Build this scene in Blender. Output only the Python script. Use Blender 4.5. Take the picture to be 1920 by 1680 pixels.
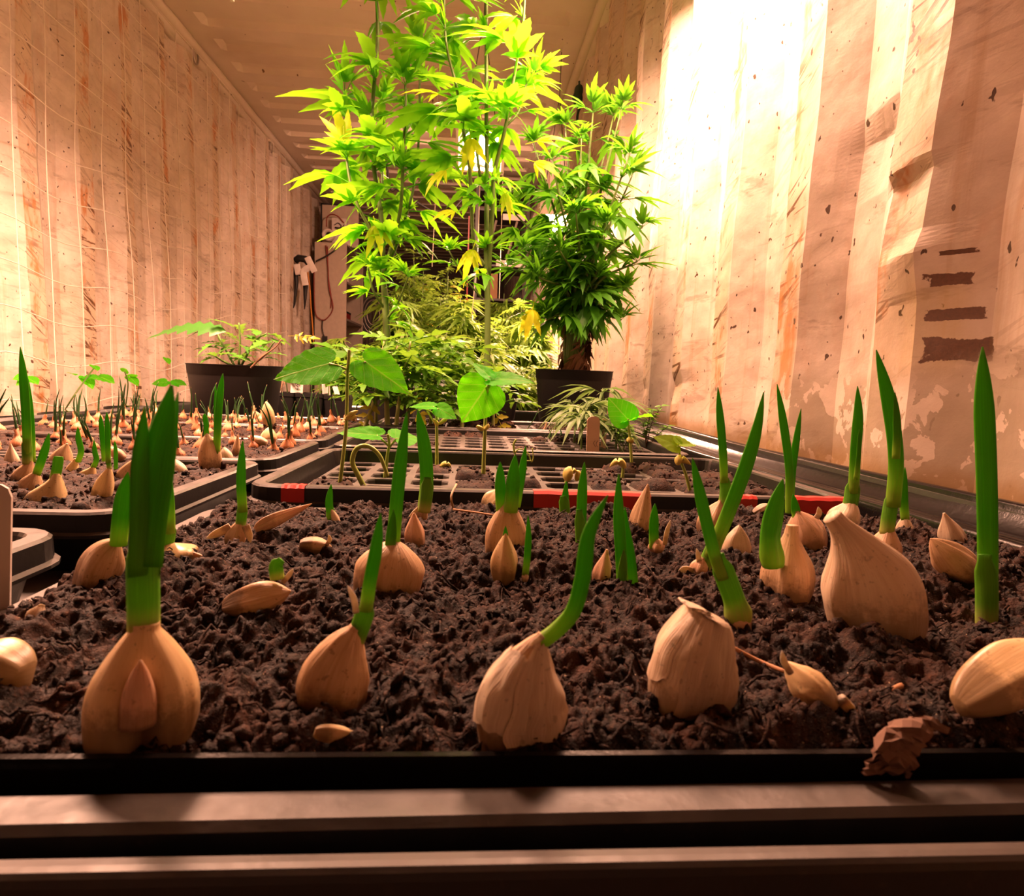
import bpy, math, random
import numpy as np
from mathutils import Vector, Matrix, noise as mnoise

# ------------------------------------------------------------------ scene, camera, light
for o in list(bpy.data.objects):
    bpy.data.objects.remove(o, do_unlink=True)
SC = bpy.context.scene
COL = SC.collection
FPX, CX, CY = 1189.0, 960.0, 840.0          # focal length and centre in pixels of the 1920x1680 frame
CAMZ = 0.475


def _ray(x, y):
    return Vector((x - CX, -(y - CY), -FPX)) / FPX


_F = _ray(878, 698).normalized()            # vanishing point of the container's length
_U = -_ray(590, 10800)
_U = (_U - _F * _U.dot(_F)).normalized()
_R = _F.cross(_U)
ROT = Matrix((_R, _F, _U))                  # camera vector -> world vector
CAM = Vector((0, 0, CAMZ))
cd = bpy.data.cameras.new('camera')
cd.sensor_fit = 'HORIZONTAL'
cd.sensor_width = 36.0
cd.lens = 36.0 * FPX / 1920.0
cd.clip_start = 0.01
cd.clip_end = 60
cd.dof.use_dof = True
cd.dof.focus_distance = 0.75
cd.dof.aperture_fstop = 24.0
cam = bpy.data.objects.new('camera', cd)
COL.objects.link(cam)
cam.matrix_world = Matrix.Translation(CAM) @ ROT.to_4x4()
SC.camera = cam

SC.view_settings.view_transform = 'Standard'
SC.view_settings.look = 'None'
SC.view_settings.gamma = 1.0
SC.view_settings.use_curve_mapping = False
SC.view_settings.exposure = 0.25
SC.cycles.max_bounces = 8
SC.cycles.diffuse_bounces = 6
SC.cycles.glossy_bounces = 3
SC.cycles.transmission_bounces = 4
SC.cycles.transparent_max_bounces = 4
SC.cycles.caustics_reflective = False
SC.cycles.caustics_refractive = False
SC.cycles.sample_clamp_indirect = 6.0
SC.cycles.use_denoising = True

W = bpy.data.worlds.new('world')
SC.world = W
W.use_nodes = True
W.node_tree.nodes['Background'].inputs[0].default_value = (1.0, 0.66, 0.5, 1)
W.node_tree.nodes['Background'].inputs[1].default_value = 0.0

LAMP_COL = (1.0, 0.50, 0.32)
LAMPS = [  # name, centre, size x, size y, tilt about x (deg), strength, label
    ('near', (0.36, 1.66, 1.71), 0.30, 0.74, 0, 118.0,
     'white LED grow light hung close to the rusty right wall above the tall plants'),
    ('middle', (0.028, 3.22, 1.55), 0.17, 0.17, 38, 420.0,
     'small square LED grow light glowing behind the tall hemp leaves'),
    ('left', (-0.80, 1.50, 1.56), 0.30, 0.50, 0, 300.0,
     'LED grow light hung over the left seed trays'),
    ('far', (0.50, 4.0, 1.42), 0.16, 0.4, 0, 520.0,
     'LED grow light hung low at the back beside the right wall'),
    ('back', (-0.10, 4.6, 2.10), 0.22, 0.4, -40, 150.0,
     'LED grow light near the roof turned towards the cabinet'),
]

# ------------------------------------------------------------------ helpers


def zb(y):
    """height of the seed-tray rims: the bench falls slightly to its drain"""
    return 0.35 - 0.022 * (min(max(y, 0.0), 1.3) - 0.45)


def wd(px, py):
    return ROT @ _ray(px, py)


def at_y(px, py, Y):
    d = wd(px, py)
    return CAM + d * (Y / d.y)


def at_x(px, py, X):
    d = wd(px, py)
    return CAM + d * (X / d.x)


def at_z(px, py, Z):
    d = wd(px, py)
    return CAM + d * ((Z - CAMZ) / d.z)


def on_bench(px, py, h=0.0):
    z = 0.35 + h
    for _ in range(6):
        p = at_z(px, py, z)
        z = zb(p.y) + h
    return at_z(px, py, z)


def pxm(p):
    """metres per pixel at a point"""
    return (ROT.transposed() @ (p - CAM)).z / -FPX


def tag(o, label=None, cat=None, group=None, kind=None):
    if label: o['label'] = label
    if cat: o['category'] = cat
    if group: o['group'] = group
    if kind: o['kind'] = kind
    return o


def root(name, loc, label=None, cat=None, group=None):
    o = bpy.data.objects.new(name, None)
    o.empty_display_size = 0.02
    COL.objects.link(o)
    o.location = loc
    return tag(o, label, cat, group)


def wloc(o):
    v = Vector((0, 0, 0))
    while o is not None:
        v = v + o.location
        o = o.parent
    return v


def mk(name, verts, faces, mat, parent=None, smooth=True, uv=None, tint=None, base=None):
    """one mesh object; verts are world coordinates; object origin = base or parent's origin"""
    V = np.asarray(verts, dtype=np.float64).reshape(-1, 3)
    org = Vector(base) if base is not None else (wloc(parent) if parent is not None else Vector((0, 0, 0)))
    me = bpy.data.meshes.new(name)
    V = V - np.array(org)
    if isinstance(faces, np.ndarray):
        n, k = faces.shape
        me.vertices.add(len(V)); me.vertices.foreach_set('co', V.ravel())
        me.loops.add(n * k); me.loops.foreach_set('vertex_index', faces.ravel().astype(np.int32))
        me.polygons.add(n)
        me.polygons.foreach_set('loop_start', np.arange(0, n * k, k, dtype=np.int32))
        me.update(calc_edges=True)
    else:
        me.from_pydata(V.tolist(), [], faces)
    me.polygons.foreach_set('use_smooth', [smooth] * len(me.polygons))
    if uv is not None:
        a = me.attributes.new('uvp', 'FLOAT_VECTOR', 'POINT')
        U = np.zeros((len(V), 3)); U[:, :2] = np.asarray(uv)[:, :2]
        a.data.foreach_set('vector', U.ravel())
    if tint is not None:
        a = me.attributes.new('tint', 'FLOAT', 'POINT')
        a.data.foreach_set('value', np.asarray(tint, dtype=np.float64))
    me.materials.append(mat)
    me.update()
    o = bpy.data.objects.new(name, me)
    COL.objects.link(o)
    o.location = org - (wloc(parent) if parent is not None else Vector((0, 0, 0)))
    if parent is not None:
        o.parent = parent
    return o


class MB:
    """collects pieces of ONE mesh"""
    def __init__(s):
        s.v = []; s.f = []; s.uv = []

    def add(s, verts, faces, uv=None):
        n = len(s.v)
        s.v += [tuple(p) for p in verts]
        s.f += [tuple(i + n for i in f) for f in faces]
        s.uv += list(uv) if uv is not None else [(0, 0)] * len(verts)
        return s

    def box(s, a, b):
        x0, y0, z0 = a; x1, y1, z1 = b
        v = [(x0, y0, z0), (x1, y0, z0), (x1, y1, z0), (x0, y1, z0), (x0, y0, z1), (x1, y0, z1), (x1, y1, z1), (x0, y1, z1)]
        f = [(0, 3, 2, 1), (4, 5, 6, 7), (0, 1, 5, 4), (1, 2, 6, 5), (2, 3, 7, 6), (3, 0, 4, 7)]
        return s.add(v, f)

    def obox(s, c, X, Y, Z):
        """oriented box: centre and three half-axis vectors"""
        c, X, Y, Z = Vector(c), Vector(X), Vector(Y), Vector(Z)
        v = [c + X * a + Y * b + Z * d for d in (-1, 1) for a, b in ((-1, -1), (1, -1), (1, 1), (-1, 1))]
        f = [(0, 3, 2, 1), (4, 5, 6, 7), (0, 1, 5, 4), (1, 2, 6, 5), (2, 3, 7, 6), (3, 0, 4, 7)]
        return s.add(v, f)

    def tube(s, pts, rad, sides=8, caps=True):
        v, f, uv = tube(pts, rad, sides, caps)
        return s.add(v, f, uv)

    def obj(s, name, mat, parent=None, smooth=False, base=None):
        return mk(name, s.v, s.f, mat, parent, smooth, s.uv, None, base)


def tube(pts, rad, sides=8, caps=True):
    pts = [Vector(p) for p in pts]
    n = len(pts)
    if not isinstance(rad, (list, tuple)):
        rad = [rad] * n
    T = [(pts[min(i + 1, n - 1)] - pts[max(i - 1, 0)]).normalized() for i in range(n)]
    up = Vector((0, 0, 1)) if abs(T[0].z) < 0.9 else Vector((0, 1, 0))
    N = (up - T[0] * up.dot(T[0])).normalized()
    v, f, uv = [], [], []
    for i in range(n):
        N = (N - T[i] * N.dot(T[i]))
        N = N.normalized() if N.length > 1e-6 else T[i].orthogonal().normalized()
        B = T[i].cross(N)
        for k in range(sides):
            a = 2 * math.pi * k / sides
            v.append(pts[i] + (N * math.cos(a) + B * math.sin(a)) * rad[i])
            uv.append((k / sides, i / max(1, n - 1)))
    for i in range(n - 1):
        for k in range(sides):
            k2 = (k + 1) % sides
            f.append((i * sides + k, i * sides + k2, (i + 1) * sides + k2, (i + 1) * sides + k))
    if caps:
        f.append(tuple(range(sides - 1, -1, -1)))
        f.append(tuple((n - 1) * sides + k for k in range(sides)))
    return v, f, uv


def smooth_path(pts, m=5):
    """Catmull-Rom"""
    P = [Vector(p) for p in pts]
    if len(P) < 3:
        return [P[0].lerp(P[-1], i / m) for i in range(m + 1)]
    out = []
    Q = [P[0] * 2 - P[1]] + P + [P[-1] * 2 - P[-2]]
    for i in range(1, len(Q) - 2):
        for k in range(m):
            t = k / m
            a, b, c, d = Q[i - 1], Q[i], Q[i + 1], Q[i + 2]
            out.append(0.5 * ((2 * b) + (c - a) * t + (2 * a - 5 * b + 4 * c - d) * t * t + (3 * b - a - 3 * c + d) * t ** 3))
    out.append(P[-1])
    return out


def lathe(profile, c, sides=36, caps=(True, False)):
    v, f = [], []
    for r, z in profile:
        for k in range(sides):
            a = 2 * math.pi * k / sides
            v.append((c[0] + r * math.cos(a), c[1] + r * math.sin(a), c[2] + z))
    n = len(profile)
    for i in range(n - 1):
        for k in range(sides):
            k2 = (k + 1) % sides
            f.append((i * sides + k, i * sides + k2, (i + 1) * sides + k2, (i + 1) * sides + k))
    if caps[0]: f.append(tuple(range(sides - 1, -1, -1)))
    if caps[1]: f.append(tuple((n - 1) * sides + k for k in range(sides)))
    return v, f


def _h(ix, iy, seed):
    n = (ix.astype(np.int64) * 374761393 + iy.astype(np.int64) * 668265263 + seed * 974711) & 0x7fffffff
    n = (n ^ (n >> 13)) * 1274126177 & 0x7fffffff
    n = (n ^ (n >> 16)) & 0xffff
    return n / 65535.0


def vnoise(x, y, seed=0):
    x = np.asarray(x, float); y = np.asarray(y, float)
    ix = np.floor(x); iy = np.floor(y)
    fx = x - ix; fy = y - iy
    fx = fx * fx * (3 - 2 * fx); fy = fy * fy * (3 - 2 * fy)
    a = _h(ix, iy, seed); b = _h(ix + 1, iy, seed); c = _h(ix, iy + 1, seed); d = _h(ix + 1, iy + 1, seed)
    return (a * (1 - fx) + b * fx) * (1 - fy) + (c * (1 - fx) + d * fx) * fy


# ------------------------------------------------------------------ materials
class NT:
    def __init__(s, name):
        s.m = bpy.data.materials.new(name)
        s.m.use_nodes = True
        s.t = s.m.node_tree
        s.n = s.t.nodes
        s.bsdf = s.n['Principled BSDF']
        s.out = s.n['Material Output']

    def link(s, a, b): s.t.links.new(a, b)

    def _set(s, sock, v):
        if hasattr(v, 'is_linked') or isinstance(v, bpy.types.NodeSocket):
            s.link(v, sock)
        else:
            sock.default_value = v

    def math(s, op, a, b=0.0, c=None, clamp=False):
        n = s.n.new('ShaderNodeMath'); n.operation = op; n.use_clamp = clamp
        s._set(n.inputs[0], a); s._set(n.inputs[1], b)
        if c is not None: s._set(n.inputs[2], c)
        return n.outputs[0]

    def coord(s, kind='Object'):
        return s.n.new('ShaderNodeTexCoord').outputs[kind]

    def attr(s, name, out='Fac'):
        n = s.n.new('ShaderNodeAttribute'); n.attribute_name = name
        return n.outputs[out]

    def mapping(s, vec, scale=(1, 1, 1), rot=(0, 0, 0), loc=(0, 0, 0)):
        n = s.n.new('ShaderNodeMapping')
        s.link(vec, n.inputs[0])
        n.inputs['Scale'].default_value = scale
        n.inputs['Rotation'].default_value = rot
        n.inputs['Location'].default_value = loc
        return n.outputs[0]

    def noise(s, vec, scale, detail=4, rough=0.55, dist=0.0, out='Fac'):
        n = s.n.new('ShaderNodeTexNoise')
        if vec is not None: s.link(vec, n.inputs['Vector'])
        n.inputs['Scale'].default_value = scale
        n.inputs['Detail'].default_value = detail
        n.inputs['Roughness'].default_value = rough
        n.inputs['Distortion'].default_value = dist
        return n.outputs[out]

    def vor(s, vec, scale, feature='F1', out='Distance'):
        n = s.n.new('ShaderNodeTexVoronoi'); n.feature = feature
        s.link(vec, n.inputs['Vector']); n.inputs['Scale'].default_value = scale
        return n.outputs[out]

    def step(s, v, a, b):
        n = s.n.new('ShaderNodeMapRange'); n.interpolation_type = 'SMOOTHSTEP'
        s._set(n.inputs[0], v)
        n.inputs[1].default_value = a; n.inputs[2].default_value = b
        n.inputs[3].default_value = 0; n.inputs[4].default_value = 1
        return n.outputs[0]

    def mix(s, fac, a, b, mode='MIX'):
        n = s.n.new('ShaderNodeMix'); n.data_type = 'RGBA'; n.blend_type = mode
        s._set(n.inputs[0], fac)
        for i, v in ((6, a), (7, b)):
            if isinstance(v, tuple): v = (v[0], v[1], v[2], 1)
            s._set(n.inputs[i], v)
        return n.outputs[2]

    def sep(s, vec):
        n = s.n.new('ShaderNodeSeparateXYZ'); s.link(vec, n.inputs[0])
        return n.outputs

    def rand(s):
        return s.n.new('ShaderNodeObjectInfo').outputs['Random']

    def bump(s, h, strength=0.3, dist=0.01):
        n = s.n.new('ShaderNodeBump')
        n.inputs['Strength'].default_value = strength
        n.inputs['Distance'].default_value = dist
        s.link(h, n.inputs['Height'])
        s.link(n.outputs[0], s.bsdf.inputs['Normal'])
        return n.outputs[0]

    def set(s, color=None, rough=None, **kw):
        if color is not None:
            if isinstance(color, tuple): color = (color[0], color[1], color[2], 1)
            s._set(s.bsdf.inputs['Base Color'], color)
        if rough is not None: s._set(s.bsdf.inputs['Roughness'], rough)
        for k, v in kw.items():
            s._set(s.bsdf.inputs[k.replace('_', ' ')], v)
        return s

    def translucent(s, color, fac):
        """leaf: reflected plus transmitted light"""
        t = s.n.new('ShaderNodeBsdfTranslucent'); s._set(t.inputs[0], color if not isinstance(color, tuple) else (*color, 1))
        m = s.n.new('ShaderNodeMixShader'); m.inputs[0].default_value = fac
        s.link(s.bsdf.outputs[0], m.inputs[1]); s.link(t.outputs[0], m.inputs[2])
        s.link(m.outputs[0], s.out.inputs[0])
        return s


def plain(name, color, rough=0.5, **kw):
    t = NT(name)
    v = t.noise(t.coord('Object'), 25, 3)
    c = t.mix(v, tuple(x * 0.8 for x in color), tuple(min(1, x * 1.15) for x in color))
    t.set(c, rough, **kw)
    return t.m


M = {}


def wall_mat(name, side):
    t = NT(name)
    P = t.coord('Object')
    xyz = t.sep(P)
    prot = t.attr('tint')                     # 1 on the protruding flats that cargo has scraped
    big = t.noise(P, 1.6, 5, 0.6)
    fine = t.noise(P, 9, 6, 0.65)
    col = t.mix(t.step(fine, 0.3, 0.75), (0.54, 0.46, 0.40), (0.74, 0.65, 0.58))
    col = t.mix(t.math('MULTIPLY', t.step(big, 0.42, 0.7), 0.55), col, (0.50, 0.40, 0.29))
    # vertical drip streaks
    drip = t.noise(t.mapping(P, (14, 14, 0.5)), 2.2, 4, 0.6)
    col = t.mix(t.math('MULTIPLY', t.step(drip, 0.56, 0.72), 0.45), col, (0.42, 0.27, 0.14))
    col = t.mix(t.math('MULTIPLY', prot, 0.35), col, (0.62, 0.45, 0.25))
    # long thin scrapes, slightly slanting
    def scrape(ang, sc, lo, hi, seed):
        rt = t.mapping(P, (1, 1, 1), (ang, 0, 0), (seed, seed * 2, seed * 3))
        m = t.mapping(rt, (1, 5.0, 75.0))
        return t.step(t.noise(m, sc, 3, 0.6, 0.6), lo, hi)
    patch = t.step(t.noise(P, 3.2, 3), 0.46, 0.62)
    s1 = scrape(0.55, 0.9, 0.565, 0.625, 1.0)
    s2 = scrape(0.12, 0.7, 0.585, 0.64, 4.0)
    amt = t.math('MULTIPLY_ADD', prot, 0.95, 0.22)
    sc = t.math('MULTIPLY', t.math('MAXIMUM', s1, s2), t.math('MULTIPLY', t.math('MULTIPLY_ADD', patch, 0.75, 0.25), amt), clamp=True)
    col = t.mix(sc, col, (0.13, 0.055, 0.02))
    # orange bleeding round the scrapes
    bleed = t.math('MULTIPLY', t.step(t.noise(t.mapping(P, (3, 3, 1.2)), 3.3, 4, 0.7), 0.52, 0.66), amt)
    col = t.mix(t.math('MULTIPLY', bleed, 0.75), col, (0.50, 0.20, 0.06))
    # small chips
    chips = t.step(t.noise(t.mapping(P, (1, 1, 0.7)), 74, 2, 0.4), 0.70, 0.73)
    col = t.mix(chips, col, (0.07, 0.035, 0.02))
    smear = t.math('MULTIPLY', t.step(t.noise(t.mapping(P, (1, 2.2, 7.0), (0.3, 0, 0)), 2.6, 5, 0.7), 0.57, 0.67), 0.55)
    col = t.mix(smear, col, (0.28, 0.20, 0.15))
    if side == 'R':
        # bare rust patches in a ladder near the seed trays
        jit = t.math('MULTIPLY_ADD', t.noise(P, 38, 4, 0.6), 0.9, -0.45)
        jit2 = t.math('MULTIPLY_ADD', t.noise(P, 150, 3, 0.6), 0.5, -0.25)
        tot = None
        for (yc, wy, zc, wz) in ((0.845, 0.021, 0.662, 0.0035), (0.850, 0.025, 0.626, 0.009), (0.843, 0.034, 0.579, 0.008), (0.836, 0.038, 0.531, 0.016)):
            a = t.math('ABSOLUTE', t.math('DIVIDE', t.math('SUBTRACT', xyz[1], yc), wy))
            b = t.math('ABSOLUTE', t.math('DIVIDE', t.math('SUBTRACT', xyz[2], zc), wz))
            d = t.math('MAXIMUM', t.math('MULTIPLY_ADD', jit2, 0.5, a), b)
            d = t.math('MULTIPLY_ADD', jit, 1.5, d)
            k = t.math('SUBTRACT', 1.0, t.step(d, 0.93, 1.02))
            tot = k if tot is None else t.math('MAXIMUM', tot, k)
        rust = t.mix(t.noise(P, 220, 3), (0.055, 0.022, 0.012), (0.16, 0.065, 0.03))
        # yellow run-off under the patches
        run = t.math('MULTIPLY', t.math('SUBTRACT', 1.0, t.step(t.math('ABSOLUTE', t.math('SUBTRACT', xyz[1], 0.87)), 0.02, 0.06)),
                     t.math('MULTIPLY', t.step(xyz[2], 0.47, 0.52), t.math('SUBTRACT', 1.0, t.step(xyz[2], 0.60, 0.66))))
        col = t.mix(t.math('MULTIPLY', run, t.math('MULTIPLY', drip, 0.7)), col, (0.48, 0.36, 0.12))
        col = t.mix(tot, col, rust)
        # old paint flaking off near the floor of the bench
        low = t.math('SUBTRACT', 1.0, t.step(t.math('ADD', xyz[2], t.math('MULTIPLY', t.noise(P, 6, 3), 0.10)), 0.50, 0.58))
        near = t.math('SUBTRACT', 1.0, t.step(xyz[1], 1.15, 1.4))
        flk = t.noise(t.mapping(P, (1, 1, 0.8)), 26, 5, 0.55, 0.3)
        lowg = t.mix(t.noise(P, 30, 4), (0.36, 0.30, 0.22), (0.46, 0.38, 0.28))
        reg = t.math('MULTIPLY', low, near)
        col = t.mix(t.math('MULTIPLY', reg, 0.8), col, lowg)
        fl = t.step(flk, 0.545, 0.56)
        col = t.mix(t.math('MULTIPLY', reg, fl), col, (0.74, 0.64, 0.55))
        # rust line along the foot
        foot = t.math('SUBTRACT', 1.0, t.step(t.math('ADD', xyz[2], t.math('MULTIPLY', fine, 0.05)), 0.36, 0.41))
        col = t.mix(t.math('MULTIPLY', foot, 0.7), col, (0.30, 0.16, 0.04))
    t.set(col, t.math('MULTIPLY_ADD', fine, 0.3, 0.35))
    hh = t.math('ADD', t.math('MULTIPLY', t.noise(P, 3.5, 3), 1.0), t.math('MULTIPLY', fine, 0.12))
    t.bump(hh, 0.5, 0.03)
    return t.m


M['wall_left'] = wall_mat('painted_steel_left', 'L')
M['wall_right'] = wall_mat('painted_steel_right', 'R')


def ceil_mat():
    t = NT('painted_steel_ceiling')
    P = t.coord('Object')
    col = t.mix(t.noise(P, 4, 5), (0.62, 0.53, 0.44), (0.78, 0.69, 0.60))
    chips = t.step(t.noise(t.mapping(P, (1, 0.6, 1)), 26, 2, 0.5), 0.73, 0.76)
    col = t.mix(chips, col, (0.16, 0.08, 0.04))
    col = t.mix(t.math('MULTIPLY', t.step(t.noise(P, 1.2, 4), 0.5, 0.7), 0.4), col, (0.42, 0.30, 0.20))
    t.set(col, 0.55)
    return t.m


M['ceiling'] = ceil_mat()
M['floor'] = plain('floor_plywood', (0.10, 0.065, 0.04), 0.7)
M['back'] = plain('door_steel', (0.16, 0.11, 0.085), 0.6)


def plastic_mat(name, base=(0.012, 0.011, 0.011), dust=0.75, rough=0.3):
    t = NT(name)
    P = t.coord('Object')
    n = t.n.new('ShaderNodeNewGeometry')
    nz = t.sep(n.outputs['Normal'])[2]
    up = t.step(nz, 0.45, 0.95)
    d = t.math('MULTIPLY', t.step(t.noise(P, 22, 5, 0.65), 0.30, 0.62), t.math('MULTIPLY_ADD', t.noise(P, 140, 3), 1.2, 0.3))
    speck = t.step(t.noise(P, 260, 2, 0.5), 0.66, 0.74)
    f = t.math('MULTIPLY', t.math('MAXIMUM', t.math('MULTIPLY', up, t.math('MULTIPLY_ADD', d, 0.6, 0.4)), t.math('MULTIPLY', speck, 0.35)), dust)
    col = t.mix(f, base, t.mix(t.noise(P, 48, 4, 0.7), (0.022, 0.015, 0.011), (0.075, 0.052, 0.037)))
    t.set(col, t.math('MULTIPLY_ADD', f, 0.35, rough))
    t.bump(t.noise(P, 90, 4), 0.12, 0.003)
    return t.m


M['plastic'] = plastic_mat('dusty_black_plastic')
M['plastic_shiny'] = plastic_mat('glossy_black_plastic', (0.006, 0.005, 0.005), 0.02, 0.2)
M['plastic_shiny'].node_tree.nodes['Principled BSDF'].inputs['Specular IOR Level'].default_value = 0.06
M['cellplastic'] = plastic_mat('dusty_cell_tray_plastic', (0.016, 0.012, 0.010), 0.45, 0.5)
M['pot'] = plastic_mat('black_pot_plastic', (0.007, 0.006, 0.006), 0.06, 0.5)
M['pot'].node_tree.nodes['Principled BSDF'].inputs['Specular IOR Level'].default_value = 0.25


def soil_mat():
    t = NT('potting_soil')
    P = t.coord('Object')
    a = t.noise(P, 55, 6, 0.7)
    b = t.noise(P, 420, 4, 0.7)
    col = t.mix(t.step(a, 0.38, 0.72), (0.009, 0.0036, 0.002), (0.050, 0.019, 0.0095))
    col = t.mix(t.step(b, 0.52, 0.80), col, (0.13, 0.052, 0.027))
    col = t.mix(t.step(t.noise(P, 700, 1), 0.74, 0.78), col, (0.40, 0.30, 0.2))
    t.set(col, t.math('MULTIPLY_ADD', a, 0.4, 0.42), Specular_IOR_Level=0.16)
    t.bump(t.math('ADD', t.math('MULTIPLY', a, 1.0), t.math('MULTIPLY', b, 0.5)), 0.9, 0.004)
    return t.m


M['soil'] = soil_mat()


def garlic_mat(name, c1, c2, dirty=0.8, papery=0.3):
    """uvp.x runs round the clove, uvp.y from its base to its tip"""
    t = NT(name)
    uv = t.attr('uvp', 'Vector')
    s = t.sep(uv)
    P = t.coord('Object')
    streak = t.noise(t.mapping(uv, (26, 1.6, 1)), 1.0, 4, 0.6, 0.4)
    streak2 = t.noise(t.mapping(uv, (70, 2.5, 1)), 1.0, 3, 0.6)
    col = t.mix(t.step(streak, 0.3, 0.7), c1, c2)
    col = t.mix(t.math('MULTIPLY', t.step(streak2, 0.55, 0.75), 0.25), col, (0.52, 0.34, 0.18))
    r = t.rand()
    col = t.mix(t.math('MULTIPLY', r, 0.22), col, (0.72, 0.40, 0.24))
    blotch = t.step(t.noise(P, 95, 4, 0.65), 0.60, 0.70)
    col = t.mix(t.math('MULTIPLY', blotch, 0.35), col, (0.42, 0.24, 0.11))
    # dirt that sticks to the lower part
    dn = t.math('MULTIPLY_ADD', t.noise(P, 170, 5, 0.7), 0.55, -0.28)
    dm = t.math('SUBTRACT', 1.0, t.step(t.math('ADD', s[1], dn), 0.20, 0.42))
    dsp = t.step(t.noise(P, 330, 3, 0.6), 0.63, 0.67)
    col = t.mix(t.math('MULTIPLY', t.math('MAXIMUM', t.math('MULTIPLY', dm, 0.85), t.math('MULTIPLY', dsp, 0.55)), dirty), col, (0.09, 0.045, 0.02))
    t.set(col, t.math('MULTIPLY_ADD', streak, 0.25, 0.27), Subsurface_Weight=0.12, Subsurface_Scale=0.004)
    t.bsdf.inputs['Subsurface Radius'].default_value = (1.0, 0.7, 0.45)
    t.bump(t.math('ADD', streak, t.math('MULTIPLY', streak2, 0.5)), papery, 0.0012)
    return t.m


M['clove_white'] = garlic_mat('white_garlic_skin', (0.64, 0.51, 0.36), (0.76, 0.65, 0.49), 0.6, 0.5)
M['clove_cream'] = garlic_mat('peeled_garlic', (0.66, 0.50, 0.24), (0.74, 0.58, 0.31), 0.75, 0.15)
M['clove_tan'] = garlic_mat('tan_garlic_skin', (0.50, 0.32, 0.17), (0.64, 0.45, 0.27), 0.85, 0.5)
M['clove_pink'] = garlic_mat('pink_tan_garlic_skin', (0.64, 0.38, 0.24), (0.74, 0.49, 0.33), 0.6, 0.5)
M['onion'] = garlic_mat('onion_skin', (0.36, 0.11, 0.04), (0.55, 0.22, 0.09), 0.7, 0.6)


def sprout_mat(name, dark, pale, tip):
    t = NT(name)
    uv = t.attr('uvp', 'Vector')
    s = t.sep(uv)
    st = t.noise(t.mapping(uv, (40, 1.2, 1)), 1.0, 3)
    col = t.mix(t.step(s[1], 0.02, 0.42), pale, dark)
    col = t.mix(t.step(s[1], 0.93, 1.0), col, tip)
    col = t.mix(t.math('MULTIPLY', t.step(st, 0.45, 0.7), 0.3), col, tuple(min(1, x * 1.7) for x in dark))
    t.set(col, 0.38)
    t.bump(st, 0.25, 0.001)
    t.translucent(col, 0.42)
    t.bsdf.inputs['Specular IOR Level'].default_value = 0.3
    return t.m


M['sprout'] = sprout_mat('garlic_leaf_green', (0.080, 0.40, 0.006), (0.32, 0.58, 0.05), (0.10, 0.30, 0.03))
M['sprout_pale'] = sprout_mat('pale_sheath_green', (0.15, 0.42, 0.03), (0.56, 0.60, 0.16), (0.10, 0.36, 0.02))
M['blade'] = sprout_mat('garlic_blade_green', (0.075, 0.38, 0.006), (0.11, 0.46, 0.008), (0.10, 0.30, 0.03))
M['onion_shoot'] = sprout_mat('onion_shoot_green', (0.05, 0.14, 0.045), (0.16, 0.22, 0.05), (0.20, 0.10, 0.05))


def leaf_mat(name, dark, light, yellow, trans, fac=0.5, rough=0.45):
    t = NT(name)
    tint = t.attr('tint')
    P = t.coord('Object')
    v = t.noise(P, 60, 3)
    c = t.mix(tint, dark, light)
    c = t.mix(t.step(tint, 0.90, 1.0), c, yellow)
    c = t.mix(t.math('MULTIPLY', v, 0.35), c, tuple(x * 0.6 for x in dark))
    t.set(c, rough, Specular_IOR_Level=0.25)
    tr = t.mix(tint, tuple(x * 0.75 for x in trans), trans)
    tr = t.mix(t.step(tint, 0.90, 1.0), tr, tuple(min(1, x * 1.5) for x in yellow))
    t.translucent(tr, fac)
    return t.m


M['hemp'] = leaf_mat('hemp_leaf', (0.06, 0.26, 0.010), (0.13, 0.44, 0.015), (0.62, 0.66, 0.02), (0.36, 0.92, 0.02), 0.5)
M['hemp_shaded'] = leaf_mat('shaded_hemp_leaf', (0.028, 0.13, 0.008), (0.070, 0.25, 0.012), (0.50, 0.36, 0.02), (0.20, 0.62, 0.02), 0.36)  # hemp leaf with the bush's shade painted into a darker green
M['hemp_grey'] = leaf_mat('young_hemp_leaf', (0.10, 0.17, 0.06), (0.19, 0.28, 0.11), (0.3, 0.4, 0.1), (0.25, 0.42, 0.10), 0.3)
M['tomato'] = leaf_mat('tomato_leaf', (0.05, 0.18, 0.010), (0.12, 0.30, 0.02), (0.45, 0.34, 0.03), (0.22, 0.46, 0.03), 0.35)
M['far_leaf'] = leaf_mat('distant_leaf', (0.08, 0.19, 0.015), (0.21, 0.34, 0.04), (0.50, 0.42, 0.05), (0.28, 0.46, 0.05), 0.35)
M['potato_leaf'] = leaf_mat('broad_green_leaf', (0.045, 0.17, 0.03), (0.12, 0.34, 0.03), (0.35, 0.25, 0.03), (0.20, 0.42, 0.04), 0.35, 0.35)


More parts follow.
